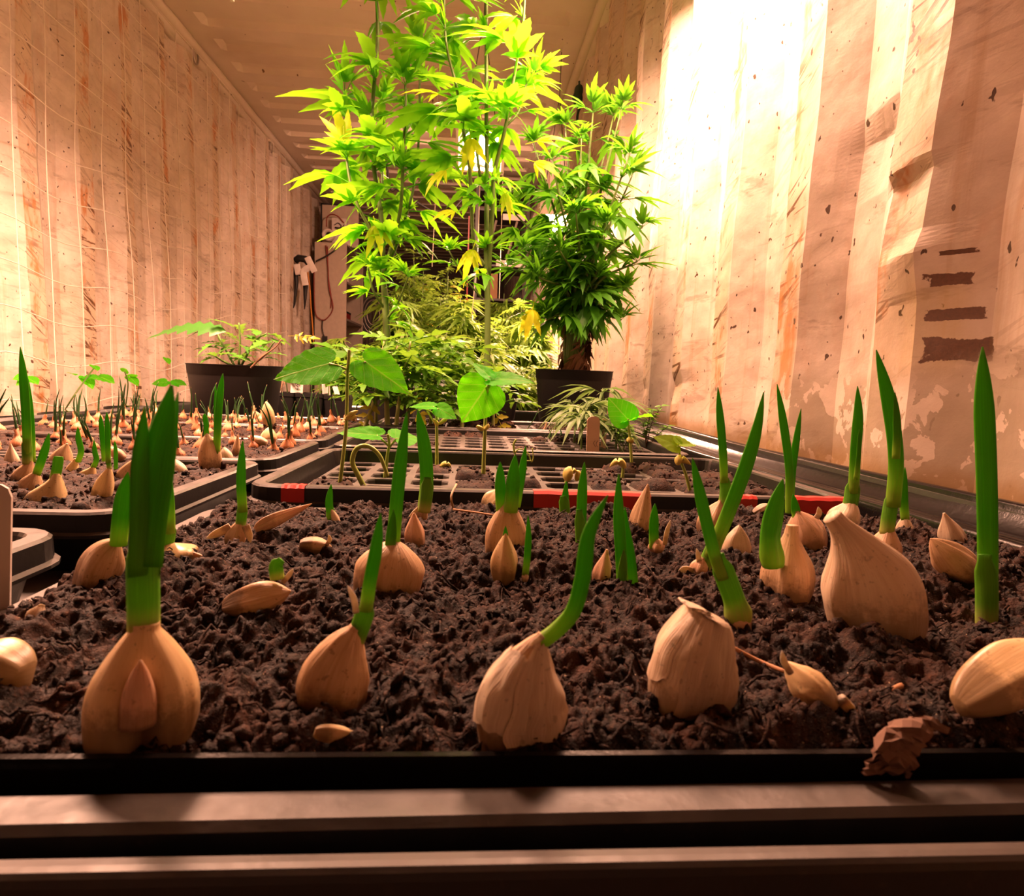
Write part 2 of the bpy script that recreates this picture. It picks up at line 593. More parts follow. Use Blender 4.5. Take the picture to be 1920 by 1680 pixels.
def bean_mat(name='bean_leaf', dark=(0.050, 0.46, 0.002), light=(0.075, 0.58, 0.003), trans=(0.18, 0.95, 0.004)):
    t = NT(name)
    uv = t.attr('uvp', 'Vector')
    s = t.sep(uv)
    ay = t.math('ABSOLUTE', s[1])
    mid = t.math('SUBTRACT', 1.0, t.step(ay, 0.008, 0.02))
    # side veins sweep forward from the midrib
    w = t.math('FRACT', t.math('MULTIPLY', t.math('SUBTRACT', s[0], t.math('MULTIPLY', t.math('POWER', ay, 0.85), 0.85)), 4.6))
    vein = t.math('SUBTRACT', 1.0, t.step(t.math('ABSOLUTE', t.math('SUBTRACT', w, 0.5)), 0.018, 0.05))
    net = t.vor(uv, 22, 'DISTANCE_TO_EDGE')
    netv = t.math('MULTIPLY', t.math('SUBTRACT', 1.0, t.step(net, 0.0, 0.05)), 0.35)
    v = t.math('MAXIMUM', mid, t.math('MAXIMUM', t.math('MULTIPLY', vein, 0.65), netv))
    n = t.noise(uv, 6, 4)
    c = t.mix(n, dark, light)
    c = t.mix(t.math('MULTIPLY', v, 0.8), c, (0.36, 0.66, 0.08))
    t.set(c, 0.5, Specular_IOR_Level=0.15)
    t.bump(t.math('ADD', t.math('MULTIPLY', n, 0.6), t.math('MULTIPLY', v, -0.5)), 0.4, 0.002)
    t.translucent(t.mix(t.math('MULTIPLY', v, 0.6), trans, (0.40, 0.85, 0.08)), 0.55)
    return t.m


M['bean'] = bean_mat()
M['bean_yellow'] = bean_mat('young_bean_leaf', (0.16, 0.36, 0.012), (0.26, 0.46, 0.02), (0.50, 0.75, 0.03))
M['stem'] = plain('green_stem', (0.07, 0.13, 0.018), 0.55)
M['stem_bean'] = plain('pale_bean_stem', (0.30, 0.40, 0.07), 0.45, Subsurface_Weight=0.1, Subsurface_Scale=0.004)
M['stem_brown'] = plain('woody_stem', (0.10, 0.055, 0.03), 0.65)
M['stem_hairy'] = plain('tomato_stem', (0.22, 0.24, 0.07), 0.6)
M['cotyledon'] = plain('bean_cotyledon', (0.62, 0.52, 0.12), 0.45)
M['dead'] = plain('withered_leaf', (0.16, 0.075, 0.035), 0.8)
M['straw'] = plain('dry_straw', (0.42, 0.20, 0.09), 0.7)
M['bark'] = plain('dry_bark', (0.16, 0.085, 0.055), 0.85)
M['red_tape'] = plain('red_tape', (0.48, 0.02, 0.015), 0.4)
M['wood'] = plain('wooden_label', (0.64, 0.42, 0.31), 0.7)
M['white_plastic'] = plain('white_plastic', (0.78, 0.70, 0.66), 0.45)
M['string'] = plain('white_string', (0.85, 0.78, 0.68), 0.6)
M['cabinet'] = plain('grey_white_cabinet', (0.55, 0.45, 0.37), 0.5)
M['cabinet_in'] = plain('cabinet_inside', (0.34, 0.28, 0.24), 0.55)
M['black'] = plain('black_rubber', (0.012, 0.011, 0.011), 0.5)
M['darkgrey'] = plain('dark_grey_metal', (0.05, 0.045, 0.045), 0.45)
M['navy'] = plain('navy_plastic', (0.015, 0.018, 0.05), 0.4)
M['red'] = plain('red_plastic', (0.35, 0.02, 0.015), 0.45)
M['red_cord'] = plain('red_cord', (0.26, 0.03, 0.015), 0.5)
M['orange'] = plain('orange_cord', (0.75, 0.28, 0.03), 0.5)
M['cardboard'] = plain('cardboard', (0.30, 0.16, 0.08), 0.8)
M['metal'] = plain('galvanised_metal', (0.45, 0.40, 0.36), 0.35, Metallic=0.6)
M['green_tarp'] = plain('green_strap', (0.02, 0.06, 0.04), 0.6)


def led_mat(strength):
    t = NT('led_panel')
    e = t.n.new('ShaderNodeEmission')
    e.inputs[0].default_value = (*LAMP_COL, 1); e.inputs[1].default_value = strength
    g = t.n.new('ShaderNodeNewGeometry')
    mx = t.n.new('ShaderNodeMixShader')
    t.link(g.outputs['Backfacing'], mx.inputs[0])
    t.link(e.outputs[0], mx.inputs[1]); t.link(t.bsdf.outputs[0], mx.inputs[2])
    t.link(mx.outputs[0], t.out.inputs[0])
    return t.m


# ------------------------------------------------------------------ the container
WL, WR, CH, YB, YF = -1.71, 0.64, 2.39, 12.3, -1.3
REC = 0.045


def corr(y, near, pitch):
    """0 on the protruding flat, 1 in the recess; second value 1 on the flat"""
    u = ((y - near) % pitch) / pitch
    if u < 0.26: return 0.0, 1.0
    if u < 0.48: return (u - 0.26) / 0.22, 0.0
    if u < 0.75: return 1.0, 0.0
    return 1 - (u - 0.75) / 0.25, 0.0


def side_wall(name, side):
    near, pitch = (0.887, 0.333) if side == 'R' else (2.634, 0.3665)
    ys = set()
    k0 = int((YF - near) / pitch) - 1
    for k in range(k0, k0 + 60):
        b = near + k * pitch
        for u in ((0.0, 0.13, 0.2599, 0.2601, 0.37, 0.4799, 0.4801, 0.61, 0.7499, 0.7501, 0.87, 0.9999) if not (side == 'R' and 0.5 < b < 2.5) else (0.0, 0.05, 0.1, 0.15, 0.2, 0.2599, 0.2601, 0.31, 0.37, 0.43, 0.4799, 0.4801, 0.55, 0.61, 0.68, 0.7499, 0.7501, 0.81, 0.87, 0.93, 0.9999)):
            y = b + u * pitch
            if YF < y < YB: ys.add(round(y, 5))
    ys = [YF] + sorted(ys) + [YB]
    zs = list(np.linspace(0, CH, 61))
    if side == 'R':
        zs = sorted(set([round(z, 4) for z in zs] + [round(z, 4) for z in np.linspace(0.34, 0.96, 90)]))
    rng = random.Random(3)
    v, f, tint = [], [], []
    for y in ys:
        d, fl = corr(y, near, pitch)
        for z in zs:
            x = REC * d
            # gentle panel dents
            x += 0.012 * (mnoise.noise(Vector((y * 2.1, z * 2.3, 7.0 if side == 'R' else 2.0)))) + 0.006 * mnoise.noise(Vector((y * 6, z * 6, 1)))
            if side == 'R':
                for (yc, hy, z0, zp, z1, dep) in ((0.94, 0.10, 0.665, 0.780, 0.80, 0.016), (0.90, 0.09, 0.60, 0.668, 0.70, -0.010),
                                                  (1.08, 0.10, 0.80, 0.90, 0.95, 0.014), (1.95, 0.16, 0.40, 0.46, 0.50, 0.012), (2.35, 0.14, 0.36, 0.43, 0.47, 0.012)):
                    a = max(0.0, 1 - abs(y - yc) / hy)
                    zz = z + (y - yc) * 0.12
                    b = 0.0
                    if z0 < zz < zp: b = (zz - z0) / (zp - z0)
                    elif zp <= zz < z1: b = (z1 - zz) / (z1 - zp)
                    x += dep * (a * a * (3 - 2 * a)) * b
                v.append((WR + x, y, z))
            else:
                v.append((WL - x, y, z))
            tint.append(fl)
    nz = len(zs)
    for i in range(len(ys) - 1):
        for j in range(nz - 1):
            q = (i * nz + j, (i + 1) * nz + j, (i + 1) * nz + j + 1, i * nz + j + 1)
            f.append(q if side == 'L' else q[::-1])
    o = mk(name, v, f, M[name], None, False, None, tint)
    tag(o, kind='structure')
    return o


side_wall('wall_left', 'L')
side_wall('wall_right', 'R')
# roof: shallow cross corrugations
v, f = [], []
ys = []
near, pitch = 3.72, 0.285
k = -18
while near + k * pitch < YB:
    b = near + k * pitch
    for u, d in ((0.0, 0.0), (0.50, 0.0), (0.58, 0.032), (0.92, 0.032)):
        y = b + u * pitch
        if YF < y < YB: ys.append((y, d))
    k += 1
ys = [(YF, 0)] + ys + [(YB, 0)]
xs = [WL - 0.06, WL + 0.14, WL + 0.17, WR - 0.17, WR - 0.14, WR + 0.06]
for y, d in ys:
    for i, x in enumerate(xs):
        v.append((x, y, CH + (d if 2 <= i <= 3 else 0)))
for i in range(len(ys) - 1):
    for j in range(5):
        f.append((i * 6 + j, i * 6 + j + 1, (i + 1) * 6 + j + 1, (i + 1) * 6 + j))
tag(mk('ceiling', v, f, M['ceiling'], None, False), kind='structure')
tag(MB().box((WL - 0.06, YF, -0.05), (WR + 0.06, YB, 0.0)).obj('floor', M['floor']), kind='structure')
b = MB().box((WL - 0.08, YB, 0), (WR + 0.08, YB + 0.06, CH))
for i in range(9):
    z = 0.12 + i * 0.26
    b.box((WL + 0.05, YB - 0.03, z), (WR - 0.05, YB, z + 0.12))
tag(b.obj('wall_back', M['back']), kind='structure')
tag(MB().box((WL - 0.08, YF - 0.06, 0), (WR + 0.08, YF, CH)).obj('wall_front', M['back']), kind='structure')
# top side rails
for n, x, s in (('trim_1', WL, 1), ('trim_2', WR, -1)):
    b = MB()
    b.tube([(x + s * 0.012, YF, CH - 0.03), (x + s * 0.012, YB, CH - 0.03)], 0.03, 10)
    b.box((min(x, x - s * 0.05), YF, CH - 0.085), (max(x, x - s * 0.05) + 0.002, YB, CH - 0.001))
    tag(b.obj(n, M['ceiling'], None, True), kind='structure')


# lashing rings under the left rail
def ring(c, label):
    r = root('lashing_ring', c, label, 'lashing ring', 'lashing rings under the left roof rail')
    pts = []
    for i in range(17):
        a = math.pi * i / 16
        pts.append((c[0] + 0.006, c[1] - 0.035 * math.cos(a), c[2] - 0.055 * math.sin(a) - 0.02))
    pts = [(c[0] + 0.006, c[1] - 0.035, c[2])] + pts + [(c[0] + 0.006, c[1] + 0.035, c[2])]
    MB().tube(pts, 0.007, 8).obj('steel_hoop', M['metal'], r, True)
    MB().box((c[0] - 0.02, c[1] - 0.055, c[2] - 0.006), (c[0] + 0.013, c[1] + 0.055, c[2] + 0.012)).obj('weld_plate', M['ceiling'], r)


ring(tuple(at_x(508, 268, WL + 0.012)), 'steel lashing ring under the left roof rail nearest the cabinet')
ring(tuple(at_x(365, 95, WL + 0.012)), 'steel lashing ring under the left roof rail nearest the camera')


# ------------------------------------------------------------------ lamps
def grow_light(kind, c, sx, sy, tilt, strength, label):
    r = root('grow_light', c, label, 'lamp')
    R = Matrix.Rotation(math.radians(-tilt), 3, 'X')
    C = Vector(c)
    X, Y, Z = R @ Vector((1, 0, 0)), R @ Vector((0, 1, 0)), R @ Vector((0, 0, 1))
    m = 0.035
    b = MB()
    b.obox(C + Z * 0.035, X * (sx / 2 + m), Y * (sy / 2 + m), Z * 0.025)
    b.obj('housing', M['white_plastic'], r)
    b = MB()
    for sgn in (-1, 1):
        b.obox(C + X * sgn * (sx / 2 + m * 0.7), X * 0.006, Y * (sy / 2 + m), Z * 0.022)
        b.obox(C + Y * sgn * (sy / 2 + m * 0.7), X * (sx / 2 + m), Y * 0.006, Z * 0.022)
    if kind == 'left':                       # unseen deep hood, added to block light towards the right wall
        b.obox(C + X * (sx / 2 + m * 0.7) - Z * 0.085, X * 0.004, Y * (sy / 2 + m), Z * 0.085)
    b.obj('reflector_frame', M['white_plastic'], r)
    vs = [C + Z * 0.006 + X * (sx / 2 * a) + Y * (sy / 2 * bb) for a, bb in ((-1, -1), (-1, 1), (1, 1), (1, -1))]
    mk('led_panel', vs, [(0, 1, 2, 3)], led_mat(strength), r, False)
    b = MB()
    for sgn in (-1, 1):
        b.tube([C + X * sgn * sx / 2 + Z * 0.06, Vector((C.x, C.y, CH - 0.25)), Vector((C.x, C.y, CH - 0.003))], 0.0025, 6)
    b.obj('hanging_wire', M['darkgrey'], r)


for L in LAMPS:
    grow_light(*L)


# ------------------------------------------------------------------ flood table and seed trays
def rrect(x0, y0, x1, y1, r, off, n=5):
    x0 -= off; y0 -= off; x1 += off; y1 += off
    r = max(0.002, r + off)
    out = []
    for cx, cy, a0 in ((x1 - r, y1 - r, 0), (x0 + r, y1 - r, 90), (x0 + r, y0 + r, 180), (x1 - r, y0 + r, 270)):
        for i in range(n + 1):
            a = math.radians(a0 + 90 * i / n)
            out.append((cx + r * math.cos(a), cy + r * math.sin(a)))
    return out


def tray_mesh(x0, y0, x1, y1, r, profile, rot=0.0, bottom=0, h0=0.0):
    """profile: list of (offset outwards, height over the rim plane); bottom: index of the ring that is capped"""
    v, f = [], []
    cx, cy = (x0 + x1) / 2, (y0 + y1) / 2
    ca, sa = math.cos(rot), math.sin(rot)
    n = 0
    for off, h in profile:
        ring_ = rrect(x0, y0, x1, y1, r, off)
        n = len(ring_)
        for (x, y) in ring_:
            X = cx + (x - cx) * ca - (y - cy) * sa
            Y = cy + (x - cx) * sa + (y - cy) * ca
            v.append((X, Y, zb(Y) + h + h0))
    for i in range(len(profile) - 1):
        for k in range(n):
            k2 = (k + 1) % n
            f.append((i * n + k, (i + 1) * n + k, (i + 1) * n + k2, i * n + k2))
    f.append(tuple(bottom * n + k for k in range(n)))
    return v, f


TRAY = [(-0.016, -0.055), (-0.010, -0.030), (-0.004, -0.002), (-0.002, 0.0005), (0.010, 0.0005), (0.0125, -0.0015), (0.013, -0.016), (0.0165, -0.018), (0.0165, -0.0205), (0.011, -0.0195), (0.000, -0.020), (-0.012, -0.0575)]


def seed_tray(x0, y0, x1, y1, label, rot=0.0, group=None, h0=0.0, name='seed_tray', r=0.022):
    v, f = tray_mesh(x0, y0, x1, y1, r, TRAY, rot, 0, h0)
    f2 = f[:-1] + [f[-1], tuple(range((len(TRAY) - 1) * 24, len(TRAY) * 24))]
    c = Vector(((x0 + x1) / 2, (y0 + y1) / 2, zb((y0 + y1) / 2) - 0.0575 + h0))
    o = mk(name, v, f2, M['plastic'], None, False, None, None, c)
    return tag(o, label, 'seed tray', group)


# flood table: raised outer rim, sloping wall, ledge, floor
BX0, BX1, BY0, BY1 = -1.02, 0.615, 0.145, 2.58
PROF = [(-0.020, -0.060), (-0.012, -0.056), (-0.006, -0.012), (-0.003, -0.0055), (0.0, -0.005), (0.0022, -0.005), (0.0034, -0.006), (0.004, -0.008), (0.0045, -0.034), (0.010, -0.036), (0.012, -0.040), (0.012, -0.058), (0.004, -0.09)]


def table():
    t = root('flood_table', ((BX0 + BX1) / 2, (BY0 + BY1) / 2, 0.0), 'wide black plastic flood table holding all the seed trays', 'grow table')
    # near and left edges follow PROF, right side has the tall wall with a polished ledge
    v, f = tray_mesh(BX0, 0.149, 0.60, BY1, 0.03, PROF, 0.0, 0, 0.0)
    mk('basin', v, f, M['plastic'], t, False)
    b = MB()
    n = 34
    prf = [(0.462, -0.058), (0.466, -0.010), (0.470, -0.003), (0.476, -0.001), (0.483, -0.003), (0.488, -0.012), (0.498, -0.020), (0.530, -0.021), (0.536, -0.016), (0.542, -0.014), (0.549, -0.017), (0.554, -0.022), (0.585, -0.020), (0.601, 0.006), (0.604, 0.0085), (0.614, 0.0085), (0.617, 0.006), (0.618, -0.05)]
    v = []
    for i in range(n + 1):
        y = 0.19 + (BY1 - 0.19) * i / n
        for x, h in prf:
            v.append((x, y, zb(y) + h))
    k = len(prf)
    f = [(i * k + j, i * k + j + 1, (i + 1) * k + j + 1, (i + 1) * k + j) for i in range(n) for j in range(k - 1)]
    f = [q[::-1] for q in f]
    mk('side_gutter', v, f, M['plastic_shiny'], t, True)
    b = MB()
    for x in (BX0 + 0.08, BX1 - 0.1):
        for y in (0.3, 1.5, BY1 - 0.15):
            l = MB().box((x - 0.025, y - 0.025, 0.0), (x + 0.025, y + 0.025, zb(y) - 0.085))
            l.obj('leg', M['darkgrey'], t)
    MB().box((BX0 + 0.03, 0.22, 0.235), (BX1 - 0.03, BY1 - 0.03, 0.255)).obj('support_board', M['darkgrey'], t)
    return t


table()

FRONT = (-0.224, 0.179, 0.442, 0.606)
ft = seed_tray(*FRONT, 'black seed tray of sprouting garlic nearest the camera', 0.012, None, -0.007)
lip = MB()
lip.box((-0.19, 0.1855, zb(0.19) - 0.03), (0.41, 0.188, zb(0.19) + 0.0005))
lip.obj('soil_lip', M['plastic_shiny'], ft)
CELL1 = (-0.228, 0.706, 0.440, 1.105)
CELL2 = (-0.235, 1.180, 0.420, 1.600)
CELL3 = (-0.235, 1.66, 0.42, 1.93)
LT = [(-0.93, 0.19, -0.300, 0.468, 'near empty seed tray whose corner shows at the left edge'),
      (-0.93, 0.545, -0.296, 0.898, 'left seed tray of white garlic cloves, second from the camera'),
      (-0.93, 0.938, -0.290, 1.228, 'left seed tray of mixed garlic and onions, third from the camera'),
      (-0.93, 1.267, -0.290, 1.538, 'left seed tray of onion sets, fourth from the camera'),
      (-0.93, 1.577, -0.290, 1.835, 'left seed tray of onion sets, farthest from the camera')]
for a in LT:
    seed_tray(*a)


def cell_tray(rect, nx, ny, label, sink, tapes=(), rot=0.0):
    x0, y0, x1, y1 = rect
    yc = (y0 + y1) / 2
    t = root('cell_tray', ((x0 + x1) / 2, yc, zb(yc) - 0.0575), label, 'cell tray')
    v, f = tray_mesh(x0, y0, x1, y1, 0.025, TRAY, rot)
    f = f + [tuple(range((len(TRAY) - 1) * 24, len(TRAY) * 24))]
    car = mk('carrier_tray', v, f, M['plastic'], t, False)
    # the insert: a plate with tapered square cells
    ix0, iy0, ix1, iy1 = x0 + 0.022, y0 + 0.018, x1 - 0.018, y1 - 0.018
    px_, py_ = (ix1 - ix0) / nx, (iy1 - iy0) / ny
    v, f = [], []
    def P(x, y, h): v.append((x, y, zb(y) + h)); return len(v) - 1
    fr = 0.095
    for i in range(nx):
        for j in range(ny):
            a0, b0 = ix0 + i * px_, iy0 + j * py_
            a1, b1 = a0 + px_, b0 + py_
            outer = [P(a0, b0, sink), P(a1, b0, sink), P(a1, b1, sink), P(a0, b1, sink)]
            mx, my = px_ * fr, py_ * fr
            c = 0.18
            def oct_(m1, m2, h):
                X0, X1, Y0, Y1 = a0 + m1, a1 - m1, b0 + m2, b1 - m2
                dx, dy = (X1 - X0) * c, (Y1 - Y0) * c
                return [P(X0 + dx, Y0, h), P(X1 - dx, Y0, h), P(X1, Y0 + dy, h), P(X1, Y1 - dy, h), P(X1 - dx, Y1, h), P(X0 + dx, Y1, h), P(X0, Y1 - dy, h), P(X0, Y0 + dy, h)]
            r1 = oct_(mx, my, sink)
            r2 = oct_(mx + 0.0012, my + 0.0012, sink - 0.002)
            r3 = oct_(mx + 0.007, my + 0.007, sink - 0.026)
            o = outer
            f.append((o[0], o[1], r1[1], r1[0])); f.append((o[1], r1[2], r1[1])); f.append((o[1], o[2], r1[3], r1[2])); f.append((o[2], r1[4], r1[3]))
            f.append((o[2], o[3], r1[5], r1[4])); f.append((o[3], r1[6], r1[5])); f.append((o[3], o[0], r1[7], r1[6])); f.append((o[0], r1[0], r1[7]))
            for A, B in ((r1, r2), (r2, r3)):
                for k in range(8):
                    f.append((A[k], A[(k + 1) % 8], B[(k + 1) % 8], B[k]))
            f.append(tuple(r3))
    # folded edge of the plate
    n = 16
    edge = []
    for (xa, ya, xb, yb) in ((ix0, iy0, ix1, iy0), (ix1, iy0, ix1, iy1), (ix1, iy1, ix0, iy1), (ix0, iy1, ix0, iy0)):
        for i in range(n):
            edge.append((xa + (xb - xa) * i / n, ya + (yb - ya) * i / n))
    top = [P(x, y, sink) for x, y in edge]; bot = [P(x, y, sink - 0.022) for x, y in edge]
    for i in range(len(edge)):
        j = (i + 1) % len(edge)
        f.append((top[i], bot[i], bot[j], top[j]))
    mk('cell_insert', v, f, M['cellplastic'], t, False)
    for xa, xb in tapes:
        # tape folded over the front rim
        yl = y0
        prof = [(0.0035, -0.006), (0.001, 0.0012), (-0.010, 0.0014), (-0.0135, -0.0015), (-0.0141, -0.017), (-0.0172, -0.0225)]
        vv, ff = [], []
        m = 8
        for i in range(m + 1):
            x = xa + (xb - xa) * i / m
            for dy, h in prof:
                vv.append((x, yl + dy - 0.0003, zb(yl) + h + 0.0004 * math.sin(i * 2.3)))
        for i in range(m):
            for k in range(len(prof) - 1):
                ff.append((i * 6 + k, i * 6 + k + 1, (i + 1) * 6 + k + 1, (i + 1) * 6 + k))
        o = mk('red_tape', vv, ff, M['red_tape'], car, False)
        sd = o.modifiers.new('thick', 'SOLIDIFY'); sd.thickness = 0.0003; sd.offset = 1
        o['label'] = 'red tape folded over the black rim'
    return t


def bx(px, py, h=0.0):
    return on_bench(px, py, h).x


cell_tray(CELL1, 10, 6, 'black cell tray with red tape on its rim and bean seedlings', -0.020,
          [(bx(522, 915), bx(568, 915)), (bx(1002, 925), bx(1215, 925)), (bx(1375, 930), bx(1412, 930)), (bx(1478, 930), bx(1570, 930))])
cell_tray(CELL2, 12, 7, 'black cell tray behind the bean seedlings with hemp seedlings', -0.012)
cell_tray(CELL3, 12, 6, 'farthest black cell tray in front of the big pots', -0.010)
b = MB().box((-0.31, 1.285, zb(1.5) - 0.058), (-0.262, 1.60, zb(1.5) - 0.024))
tag(b.obj('storage_tub', M['navy']), 'dark blue plastic tub in the gap beside the far left seed tray', 'tub')


# ------------------------------------------------------------------ soil
ICO = None


def ico():
    global ICO
    if ICO is None:
        t = (1 + 5 ** 0.5) / 2
        V = np.array([(-1, t, 0), (1, t, 0), (-1, -t, 0), (1, -t, 0), (0, -1, t), (0, 1, t), (0, -1, -t), (0, 1, -t), (t, 0, -1), (t, 0, 1), (-t, 0, -1), (-t, 0, 1)], float)
        V /= np.linalg.norm(V[0])
        F = np.array([(0, 11, 5), (0, 5, 1), (0, 1, 7), (0, 7, 10), (0, 10, 11), (1, 5, 9), (5, 11, 4), (11, 10, 2), (10, 7, 6), (7, 1, 8), (3, 9, 4), (3, 4, 2), (3, 2, 6), (3, 6, 8), (3, 8, 9), (4, 9, 5), (2, 4, 11), (6, 2, 10), (8, 6, 7), (9, 8, 1)])
        ICO = (V, F)
    return ICO


def zb_np(y):
    return 0.35 - 0.022 * (np.clip(y, 0.0, 1.3) - 0.45)


def soil_h(x, y, amp, seed, base=-0.006):
    a = 1.5 * (vnoise(x * 22, y * 22, seed) - 0.5)
    b = vnoise(x * 55 + 9, y * 55, seed + 1) - 0.5
    c = np.abs(vnoise(x * 120, y * 120, seed + 2) - 0.5)
    d = vnoise(x * 260, y * 260, seed + 3) - 0.5
    e = np.abs(vnoise(x * 430, y * 430, seed + 4) - 0.5)
    f = np.abs(vnoise(x * 75 + 3, y * 75, seed + 5) - 0.5)
    return base + amp * (0.9 * a + 0.6 * b - 0.8 * c - 0.7 * f + 0.42 * d + 0.34 * e + 0.35)


def soil(rect, res, amp, base, crumbs, size, seed, label, rot=0.0, fibres=0, mounds=(), bias=1.0, patches=None):
    x0, y0, x1, y1 = rect
    nx = max(6, int((x1 - x0) / res)); ny = max(6, int((y1 - y0) / res))
    X, Y = np.meshgrid(np.linspace(x0, x1, nx), np.linspace(y0, y1, ny), indexing='ij')
    def height(X, Y):
        H = soil_h(X, Y, amp, seed, base)
        for mx, my, mr, mh in mounds:
            H = H + mh * np.exp(-((X - mx) ** 2 + (Y - my) ** 2) / (mr * mr))
        return np.minimum(H, -0.006 + np.clip(Y - y0, 0, 1) * 1.1)
    H = height(X, Y)
    Z = zb_np(Y) + H
    V = np.stack([X, Y, Z], -1).reshape(-1, 3)
    I = np.arange(nx * ny).reshape(nx, ny)
    F = np.stack([I[:-1, :-1], I[1:, :-1], I[1:, 1:], I[:-1, 1:]], -1).reshape(-1, 4)
    rng = np.random.default_rng(seed)
    allV = [V]; allF = [np.concatenate([F[:, [0, 1, 2]], F[:, [0, 2, 3]]])]
    n = len(V)
    iv, if_ = ico()
    if crumbs:
        u = rng.random(crumbs); w = rng.random(crumbs) ** bias
        cx = x0 + 0.004 + (x1 - x0 - 0.008) * u; cy = y0 + 0.003 + (y1 - y0 - 0.006) * w
        s = size[0] + (size[1] - size[0]) * rng.random(crumbs) ** 4.0
        cz = zb_np(cy) + height(cx, cy) + s * 0.15
        sc = s[:, None] * (0.35 + 1.15 * rng.random((crumbs, 3)) ** 1.5)
        th = rng.random(crumbs) * 6.283
        jit = 1 + 0.8 * (rng.random((crumbs, 12)) - 0.5)
        P = iv[None] * jit[..., None] * sc[:, None, :]
        ca, sa = np.cos(th)[:, None], np.sin(th)[:, None]
        tl = (rng.random(crumbs) - 0.5)[:, None] * 1.6
        px_, py_, pz_ = P[..., 0], P[..., 1], P[..., 2]
        pz2 = pz_ * np.cos(tl) + px_ * np.sin(tl); px2 = px_ * np.cos(tl) - pz_ * np.sin(tl)
        Q = np.stack([px2 * ca - py_ * sa + cx[:, None], px2 * sa + py_ * ca + cy[:, None], pz2 + cz[:, None]], -1)
        allV.append(Q.reshape(-1, 3))
        allF.append((if_[None] + (np.arange(crumbs) * 12)[:, None, None] + n).reshape(-1, 3))
        n += crumbs * 12
    if fibres:
        for i in range(fibres):
            cx = x0 + 0.01 + (x1 - x0 - 0.02) * rng.random(); cy = y0 + 0.006 + (y1 - y0 - 0.012) * rng.random() ** bias
            L = 0.004 + 0.012 * rng.random(); a = rng.random() * 6.283; r = 0.0003 + 0.0005 * rng.random()
            pts = []
            bend = (rng.random() - 0.5) * 2
            for k in range(5):
                t = k / 4 - 0.5
                x = cx + math.cos(a + bend * t) * L * t; y = cy + math.sin(a + bend * t) * L * t
                pts.append((x, y, zb(y) + float(height(np.array(x), np.array(y))) + 0.0012 + 0.002 * (rng.random() - 0.3)))
            v, f, _ = tube(pts, r, 4, False)
            allV.append(np.array([tuple(p) for p in v])); F4 = np.array(f) + n
            allF.append(np.concatenate([F4[:, [0, 1, 2]], F4[:, [0, 2, 3]]]))
            n += len(v)
    o = mk('potting_soil', np.concatenate(allV), np.concatenate(allF), M['soil'], None, True, None, None, ((x0 + x1) / 2, (y0 + y1) / 2, zb((y0 + y1) / 2)))
    return tag(o, label, 'soil', None, 'stuff'), height


rngm = random.Random(5)
_, FH = soil((-0.217, 0.1885, 0.436, 0.600), 0.0011, 0.0125, -0.0030, 13000, (0.00035, 0.0036), 3,
             'dark crumbly potting soil in the garlic tray nearest the camera', 0, 700,
             ((0.05, 0.45, 0.06, 0.004), (-0.1, 0.33, 0.05, 0.003), (0.2, 0.3, 0.06, 0.002), (0.28, 0.52, 0.05, 0.006), (0.02, 0.575, 0.04, 0.008), (0.13, 0.19, 0.035, 0.003), (0.17, 0.185, 0.03, 0.003), (0.05, 0.186, 0.03, 0.002), (-0.06, 0.186, 0.03, 0.002)), 1.5)
for (x0, y0, x1, y1, _l), nm, bs in zip(LT[1:], ('second', 'third', 'fourth', 'farthest'), (-0.004, -0.006, -0.006, -0.007)):
    soil((x0 + 0.005, y0 + 0.005, x1 - 0.004, y1 - 0.005), 0.004, 0.011, bs, 3500 if nm == 'second' else 1200, (0.0012, 0.0055), 11 + len(nm),
         'dark potting soil in the %s left seed tray' % nm, 0, 120)


